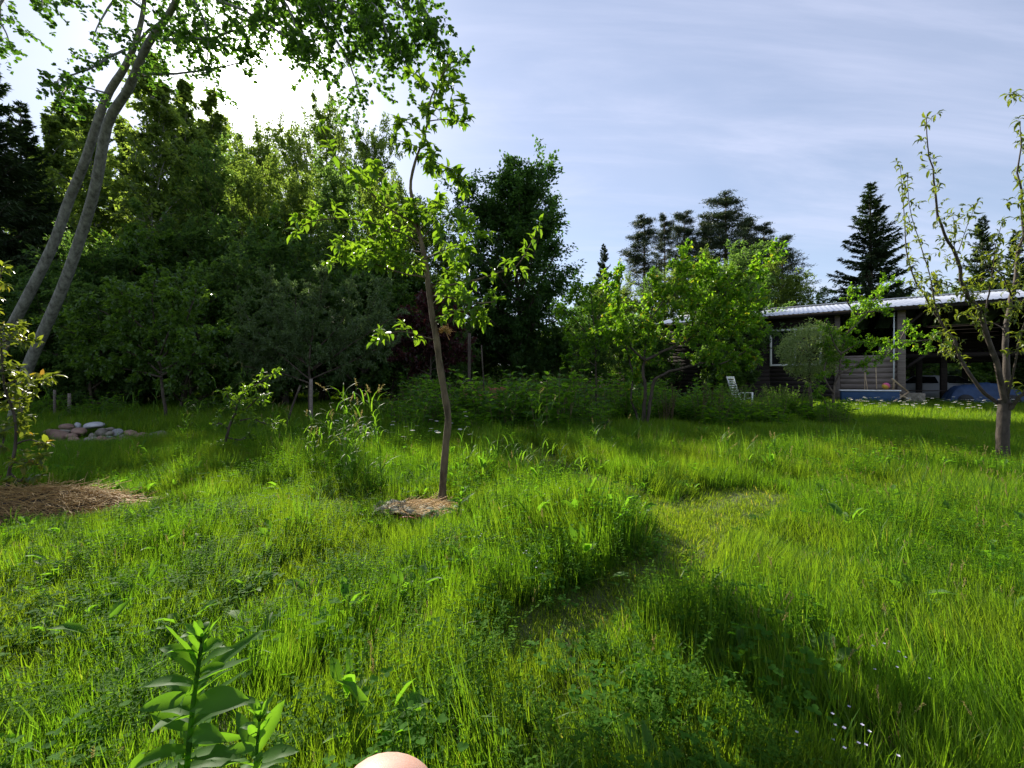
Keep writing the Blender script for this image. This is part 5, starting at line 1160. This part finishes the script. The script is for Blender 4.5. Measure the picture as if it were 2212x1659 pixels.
def tarp():
    p = barn_pt(2122, .9); root = empty('covered_trailer', p, BZ); rng = np.random.default_rng(91); n, m = 40, 22; V = []
    for i in range(n):
        for j in range(m):
            u, v = i / (n - 1) * 2 - 1, j / (m - 1) * 2 - 1; x, y = u * 1.2, v * .7; e = max(abs(u) ** 4, abs(v) ** 4); z = .98 * (1 - e ** 1.6) + .05 * math.sin(5 * u + 1) + .03 * math.sin(9 * v + 6 * u) + .02 * math.sin(17 * u) * math.cos(9 * v)
            V.append((x * (1 + .06 * (1 - z)), y * (1 + .1 * (1 - z)), max(.02, z - .05)))
    b = MB(); b.add(V, np.array([(i * m + j, (i + 1) * m + j, (i + 1) * m + j + 1, i * m + j + 1) for i in range(n - 1) for j in range(m - 1)])); b.build('tarpaulin', M['tarp'], root, True)
    for sx in (-1, 1):
        w = MB(); w.tube([(sx * .7, -.80, .24), (sx * .7, -.68, .24)], .24, 16); w.build('wheel', M['rubber'], root)
    tag(root, 'low trailer under a dark blue tarpaulin at the front of the barn', 'trailer')
tarp()
def pool():
    p = barn_pt(1876, -.9); p.z = tz(p.x, p.y); root = empty('blue_trough', p, BZ); h = W(0, 843, p.y).z - p.z; L = 2.05
    for nm, c, s in (('side', (0, -.40, h / 2), (L, .04, h - .05)), ('side', (0, .40, h / 2), (L, .04, h - .05)), ('end', (-L / 2 + .02, 0, h / 2), (.04, .76, h - .05)), ('end', (L / 2 - .02, 0, h / 2), (.04, .76, h - .05)), ('bottom', (0, 0, .1), (L - .1, .74, .04))):
        b = MB(); b.box(c, s, bev=.012); b.build(nm, M['blue'], root)
    b = MB()
    for c, s in (((0, -.42, h - .01), (L + .1, .09, .05)), ((0, .42, h - .01), (L + .1, .09, .05)), ((-L / 2, 0, h - .01), (.09, .745, .047)), ((L / 2, 0, h - .01), (.09, .745, .047))): b.box(c, s, bev=.012)
    b.build('rim', M['white_paint'], root); tag(root, 'long blue trough with white rim in front of the plank half wall', 'trough')
    # lid board + ball resting on it
    bd = MB(); bd.box((0, 0, 0), (.7, .9, .03), bev=.008); o = bd.build('board', M['wood_grey']); q = p + EX * .62; q.z = p.z + h + .032; o.location = q; o.rotation_euler = (0, 0, BZ); tag(o, 'grey board laid across the right end of the blue trough', 'board')
    import bmesh
    m, nt, pr, out = mat_new('ball_colours'); tc = nt.nodes.new('ShaderNodeTexCoord'); sp = nt.nodes.new('ShaderNodeSeparateXYZ'); nt.links.new(tc.outputs['Object'], sp.inputs[0])
    f = MATH(nt, 'ADD', MATH(nt, 'MULTIPLY', MATH(nt, 'ADD', sp.outputs[0], sp.outputs[2]), 2.2), .5); nt.links.new(RAMP(nt, f, [(.25, (.75, .5, .05)), (.5, (.8, .12, .2)), (.8, (.75, .12, .4))]), pr.inputs['Base Color']); pr.inputs['Roughness'].default_value = .35
    bm = bmesh.new(); bmesh.ops.create_uvsphere(bm, u_segments=24, v_segments=16, radius=.15)
    for v in bm.verts: v.co *= 1 + .012 * math.cos(5 * math.atan2(v.co.y, v.co.x)) * (1 - (v.co.z / .15) ** 2)
    me = bpy.data.meshes.new('ball'); bm.to_mesh(me); bm.free(); me.materials.append(m)
    for fc in me.polygons: fc.use_smooth = True
    o = bpy.data.objects.new('ball', me); COL.objects.link(o); o.location = q + Vector((0, 0, .166)); tag(o, 'pink and orange play ball on the end of the blue trough', 'ball')
    for i, (px, tp, ln, lab) in enumerate(((1895, 788, .05, 'tallest pale cane leaning on the plank wall behind the ball'), (1868, 806, .12, 'thin cane leaning left of the tallest one on the plank wall'), (1878, 804, -.10, 'short cane between the tallest and the leftmost canes'))):
        a = barn_pt(px, .25); t = W(px, tp, a.y + .2); b = MB(); b.tube([(0, 0, 0), (ln, .15, t.z - tz(a.x, a.y) )], .022, 6); o = b.build('cane', M['wood_pale']); o.location = (a.x, a.y, tz(a.x, a.y)); tag(o, lab, 'cane')
pool()
def sawhorse():
    p = barn_pt(1943, -1.2); p.z = tz(p.x, p.y); d = p.y; root = empty('wooden_trestle', p); 
    def lp(px, py, dy=0): w = W(px, py, d + dy); return tuple(w - p)
    for i, (a, bb) in enumerate((((1927, 818, 0), (1962, 847, .3)), ((1962, 847, .3), (1924, 872, -.2)), ((1935, 850, .1), (1985, 870, .5)), ((1931, 820, .05), (1929, 850, .2)), ((1929, 846, .2), (1940, 858, .1)))):
        b = MB(); A = np.array(lp(*a)); B = np.array(lp(*bb)); b.tube([A, B], .045, 4); b.build('leg', M['wood_pale'], root)
    bt = [ch for ch in root.children]
    zmin = min((min(v.co.z for v in c.data.vertices)) for c in bt); root.location.z -= min(0, 0)
    tag(root, 'pale wooden trestle lying tipped beside the blue trough', 'trestle')
    c2 = barn_pt(1972, -.4); c2.z = tz(c2.x, c2.y); b = MB(); b.box((0, 0, .28), (.75, .5, .56), bev=.03); o = b.build('grey_crate', M['stone']); o.location = c2; o.rotation_euler = (0, 0, BZ); tag(o, 'low grey block beside the barn post behind the trestle', 'block')
sawhorse()
def deck_chair():
    d = 17.5; x = (1604 - CX) / F * d; z = tz(x, d); root = empty('deck_chair', (x, d, z), R(-58)); top = W(0, 813, d).z - z
    # local: +x is the way the chair faces; back tilts away
    def part(nm, boxes):
        b = MB()
        for c, s, ry in boxes: b.box(c, s, ry=ry, bev=.006)
        b.build(nm, M['plastic'], root)
    part('seat', [((x_, 0, .42 + x_ * .12), (.055, .5, .02), -.12) for x_ in np.arange(-.2, .28, .075)])
    sl = .30; H0 = .42
    part('backrest', [((-.25 - (zz - H0) * sl, 0, zz), (.02, .46, .055), sl) for zz in np.arange(H0 + .06, top - .12, .095)] + [((-.25 - (top - .05 - H0) * sl, 0, top - .05), (.03, .5, .09), sl)])
    for sy in (-1, 1):
        Lb = (top - H0) / math.cos(sl); part('back_rail', [((-.25 - (top - H0) / 2 * sl, sy * .245, (H0 + top) / 2), (.035, .035, Lb), -sl)])
        part('armrest', [((.02, sy * .28, .66), (.5, .06, .03), 0)]); part('leg', [((.24, sy * .265, .33), (.05, .045, .66), .06)]); part('leg', [((-.22, sy * .265, .33), (.05, .045, .66), -.18)])
    tag(root, 'white slatted plastic garden chair with tall back near the barn wall', 'chair')
deck_chair()

# ------------------------------------------------------------------ the photographer, seated, one bare knee in view
def person():
    m, nt, p, out = mat_new('skin'); tc = nt.nodes.new('ShaderNodeTexCoord'); n = nt.nodes.new('ShaderNodeTexNoise'); n.inputs['Scale'].default_value = 22; n.inputs['Detail'].default_value = 8; nt.links.new(tc.outputs['Object'], n.inputs[0])
    nt.links.new(RAMP(nt, n.outputs[0], [(.3, (.40, .22, .17)), (.7, (.50, .33, .27))]), p.inputs['Base Color']); p.inputs['Roughness'].default_value = .5
    p.inputs['Subsurface Weight'].default_value = .25; p.inputs['Subsurface Radius'].default_value = (.012, .005, .003); p.inputs['Subsurface Scale'].default_value = .6
    b = nt.nodes.new('ShaderNodeBump'); b.inputs['Strength'].default_value = .12; b.inputs['Distance'].default_value = .002
    vo = nt.nodes.new('ShaderNodeTexVoronoi'); vo.inputs['Scale'].default_value = 500; nt.links.new(tc.outputs['Object'], vo.inputs[0]); nt.links.new(vo.outputs[0], b.inputs['Height']); nt.links.new(b.outputs[0], p.inputs['Normal'])
    root = empty('person', (0, -.35, tz(0, -.35)))
    def skin(nm, V, E, Rr, mat, sub=2, rootv=0):
        me = bpy.data.meshes.new(nm); me.from_pydata([tuple(Vector(v) - root.location) for v in V], E, []); me.materials.append(mat)
        o = bpy.data.objects.new(nm, me); COL.objects.link(o); o.parent = root; md = o.modifiers.new('skin', 'SKIN'); md.use_smooth_shade = True
        if not me.skin_vertices: me.attributes
        for i, r in enumerate(Rr):
            me.skin_vertices[0].data[i].radius = (r, r) if not isinstance(r, tuple) else r
        for i in range(len(Rr)): me.skin_vertices[0].data[i].use_root = (i == rootv)
        s = o.modifiers.new('sub', 'SUBSURF'); s.levels = sub; s.render_levels = sub; return o
    K = Vector(((842 - CX) / F * .56, .56, CAMZ - (1688 - CY) / F * .56))
    V = [(0, -.38, .52), (-.10, -.34, .53), (-.12, -.10, .56), (-.145, .22, .60), (K.x + .004, .47, K.z - .012), (K.x, .545, K.z - .004), (K.x, .55, K.z - .06), (-.155, .52, .40), (-.155, .50, .18), (-.155, .50, .075), (-.155, .58, .045), (-.16, .68, .03),
         (.10, -.34, .53), (.13, -.10, .53), (.18, .12, .50), (.20, .22, .46), (.20, .22, .40), (.19, .08, .25), (.18, -.02, .10), (.18, -.02, .07), (.18, .05, .04), (.18, .15, .03),
         (0, -.40, .70), (0, -.40, .88), (0, -.39, 1.03), (0, -.385, 1.12), (0, -.37, 1.20), (0, -.36, 1.29), (0, -.37, 1.36),
         (-.17, -.39, 1.03), (-.24, -.30, .86), (-.22, -.16, .86), (-.12, -.05, 1.04), (-.10, -.045, 1.10), (.17, -.39, 1.03), (.24, -.30, .86), (.22, -.16, .86), (.12, -.05, 1.04), (.10, -.045, 1.10)]
    E = [(0, 1), (1, 2), (2, 3), (3, 4), (4, 5), (5, 6), (6, 7), (7, 8), (8, 9), (9, 10), (10, 11), (0, 12), (12, 13), (13, 14), (14, 15), (15, 16), (16, 17), (17, 18), (18, 19), (19, 20), (20, 21),
         (0, 22), (22, 23), (23, 24), (24, 25), (25, 26), (26, 27), (27, 28), (24, 29), (29, 30), (30, 31), (31, 32), (32, 33), (24, 34), (34, 35), (35, 36), (36, 37), (37, 38)]
    Rr = [.14, .095, .085, .078, .070, .072, .068, .058, .035, .036, .035, .02, .095, .085, .07, .06, .055, .055, .036, .036, .035, .02, (.15, .10), (.16, .11), (.15, .10), .055, .075, .085, .05, .055, .045, .04, .03, .03, .055, .045, .04, .03, .03]
    skin('body', V, E, Rr, m, 3)
    sh = mat_new('dark_cloth')[0]; sh.node_tree.nodes['Principled BSDF'].inputs['Base Color'].default_value = (.03, .04, .07, 1); sh.node_tree.nodes['Principled BSDF'].inputs['Roughness'].default_value = .9
    skin('shorts', [(0, -.38, .54), (-.10, -.34, .54), (-.12, -.12, .56), (-.14, .12, .59), (.10, -.34, .54), (.13, -.12, .54), (.17, .06, .52)], [(0, 1), (1, 2), (2, 3), (0, 4), (4, 5), (5, 6)], [.16, .11, .10, .095, .11, .10, .09], sh, 2)
    ts = mat_new('light_cloth')[0]; ts.node_tree.nodes['Principled BSDF'].inputs['Base Color'].default_value = (.35, .38, .42, 1); ts.node_tree.nodes['Principled BSDF'].inputs['Roughness'].default_value = .9
    skin('shirt', [(0, -.395, .62), (0, -.40, .88), (0, -.39, 1.04), (-.175, -.39, 1.03), (-.23, -.32, .92), (.175, -.39, 1.03), (.23, -.32, .92)], [(0, 1), (1, 2), (2, 3), (3, 4), (2, 5), (5, 6)], [(.17, .12), (.175, .12), (.155, .11), .07, .06, .07, .06], ts, 2)
    skin('hair', [(0, -.40, 1.26), (0, -.40, 1.34), (0, -.38, 1.40)], [(0, 1), (1, 2)], [.085, .092, .06], M['bark'], 2)
    for sx in (-1, 1):
        for k in range(5):
            a = (sx * (.10 - .006 * k), -.045 - .006 * (k % 2), 1.10 + .014 * k) if k else (sx * .095, -.05, 1.08); f2 = (sx * .085, -.035, a[2] + .012); f3 = (sx * .065, -.03, a[2] + .016); skin('finger' if k else 'thumb', [a, f2, f3], [(0, 1), (1, 2)], [.011, .009, .007], m, 1)
    ph = MB(); ph.box((0, -.02, CAMZ), (.16, .008, .075), bev=.003); o = ph.build('phone', M['rubber']); tag(o, 'dark phone held in both hands by the seated person', 'phone')
    st = MB(); st.tube([(0, 0, 0), (0, 0, .03), (0, 0, .20), (0, 0, .40), (0, 0, .415)], [.23, .22, .20, .20, .19], 24); o = st.build('log_stool', M['bark'], None, False); o.location = (0, -.36, tz(0, -.36) - .01); tag(o, 'section of tree trunk used as a seat under the person', 'stool')
    tag(root, 'seated person in dark shorts, only a bare knee showing at the bottom edge', 'person')
person()

# ------------------------------------------------------------------ labels that tell look-alike trees apart by their order
ORD = ['first', 'second', 'third', 'fourth', 'fifth', 'sixth', 'seventh', 'eighth', 'ninth', 'tenth', 'eleventh', 'twelfth', 'thirteenth', 'fourteenth', 'fifteenth', 'sixteenth']
def number(group, text):
    L = [o for o in bpy.data.objects if o.get('group') == group and o.parent is None]; L.sort(key=lambda o: o.location.x / o.location.y)
    for i, o in enumerate(L[:16]): o['label'] = text % ORD[i]
number('slender birches in the left wood', '%s slender birch from the left in the wood behind the leaning aspen')
number('broadleaf trees in the left wood', '%s broadleaf tree from the left in the wood below the sun')
number('bushy trees along the wood edge', '%s dark bushy tree from the left along the shaded wood edge')
number('broadleaf trees behind the barn', '%s mid green broadleaf tree from the left in the belt behind the barn')
number('middle height trees of the left wood', '%s middle height broadleaf tree from the left, in front of the tallest trees')
number('pines behind the plum tree', '%s scots pine from the left behind the plum tree')
number('spruces behind the right end of the barn', '%s dark spruce from the left behind the right end of the barn')
number('shrubs beyond the garden under the oak', '%s dark green shrub from the left beneath the oak')
number('feathery bushes behind the bed', '%s feathery bush from the left at the back of the bed')
number('dead dock stalks by the plum tree', '%s brown dead dock stalk from the left beside the plum stems')
number('weeds along the foot of the wood', '%s green weed clump from the left at the foot of the left wood')
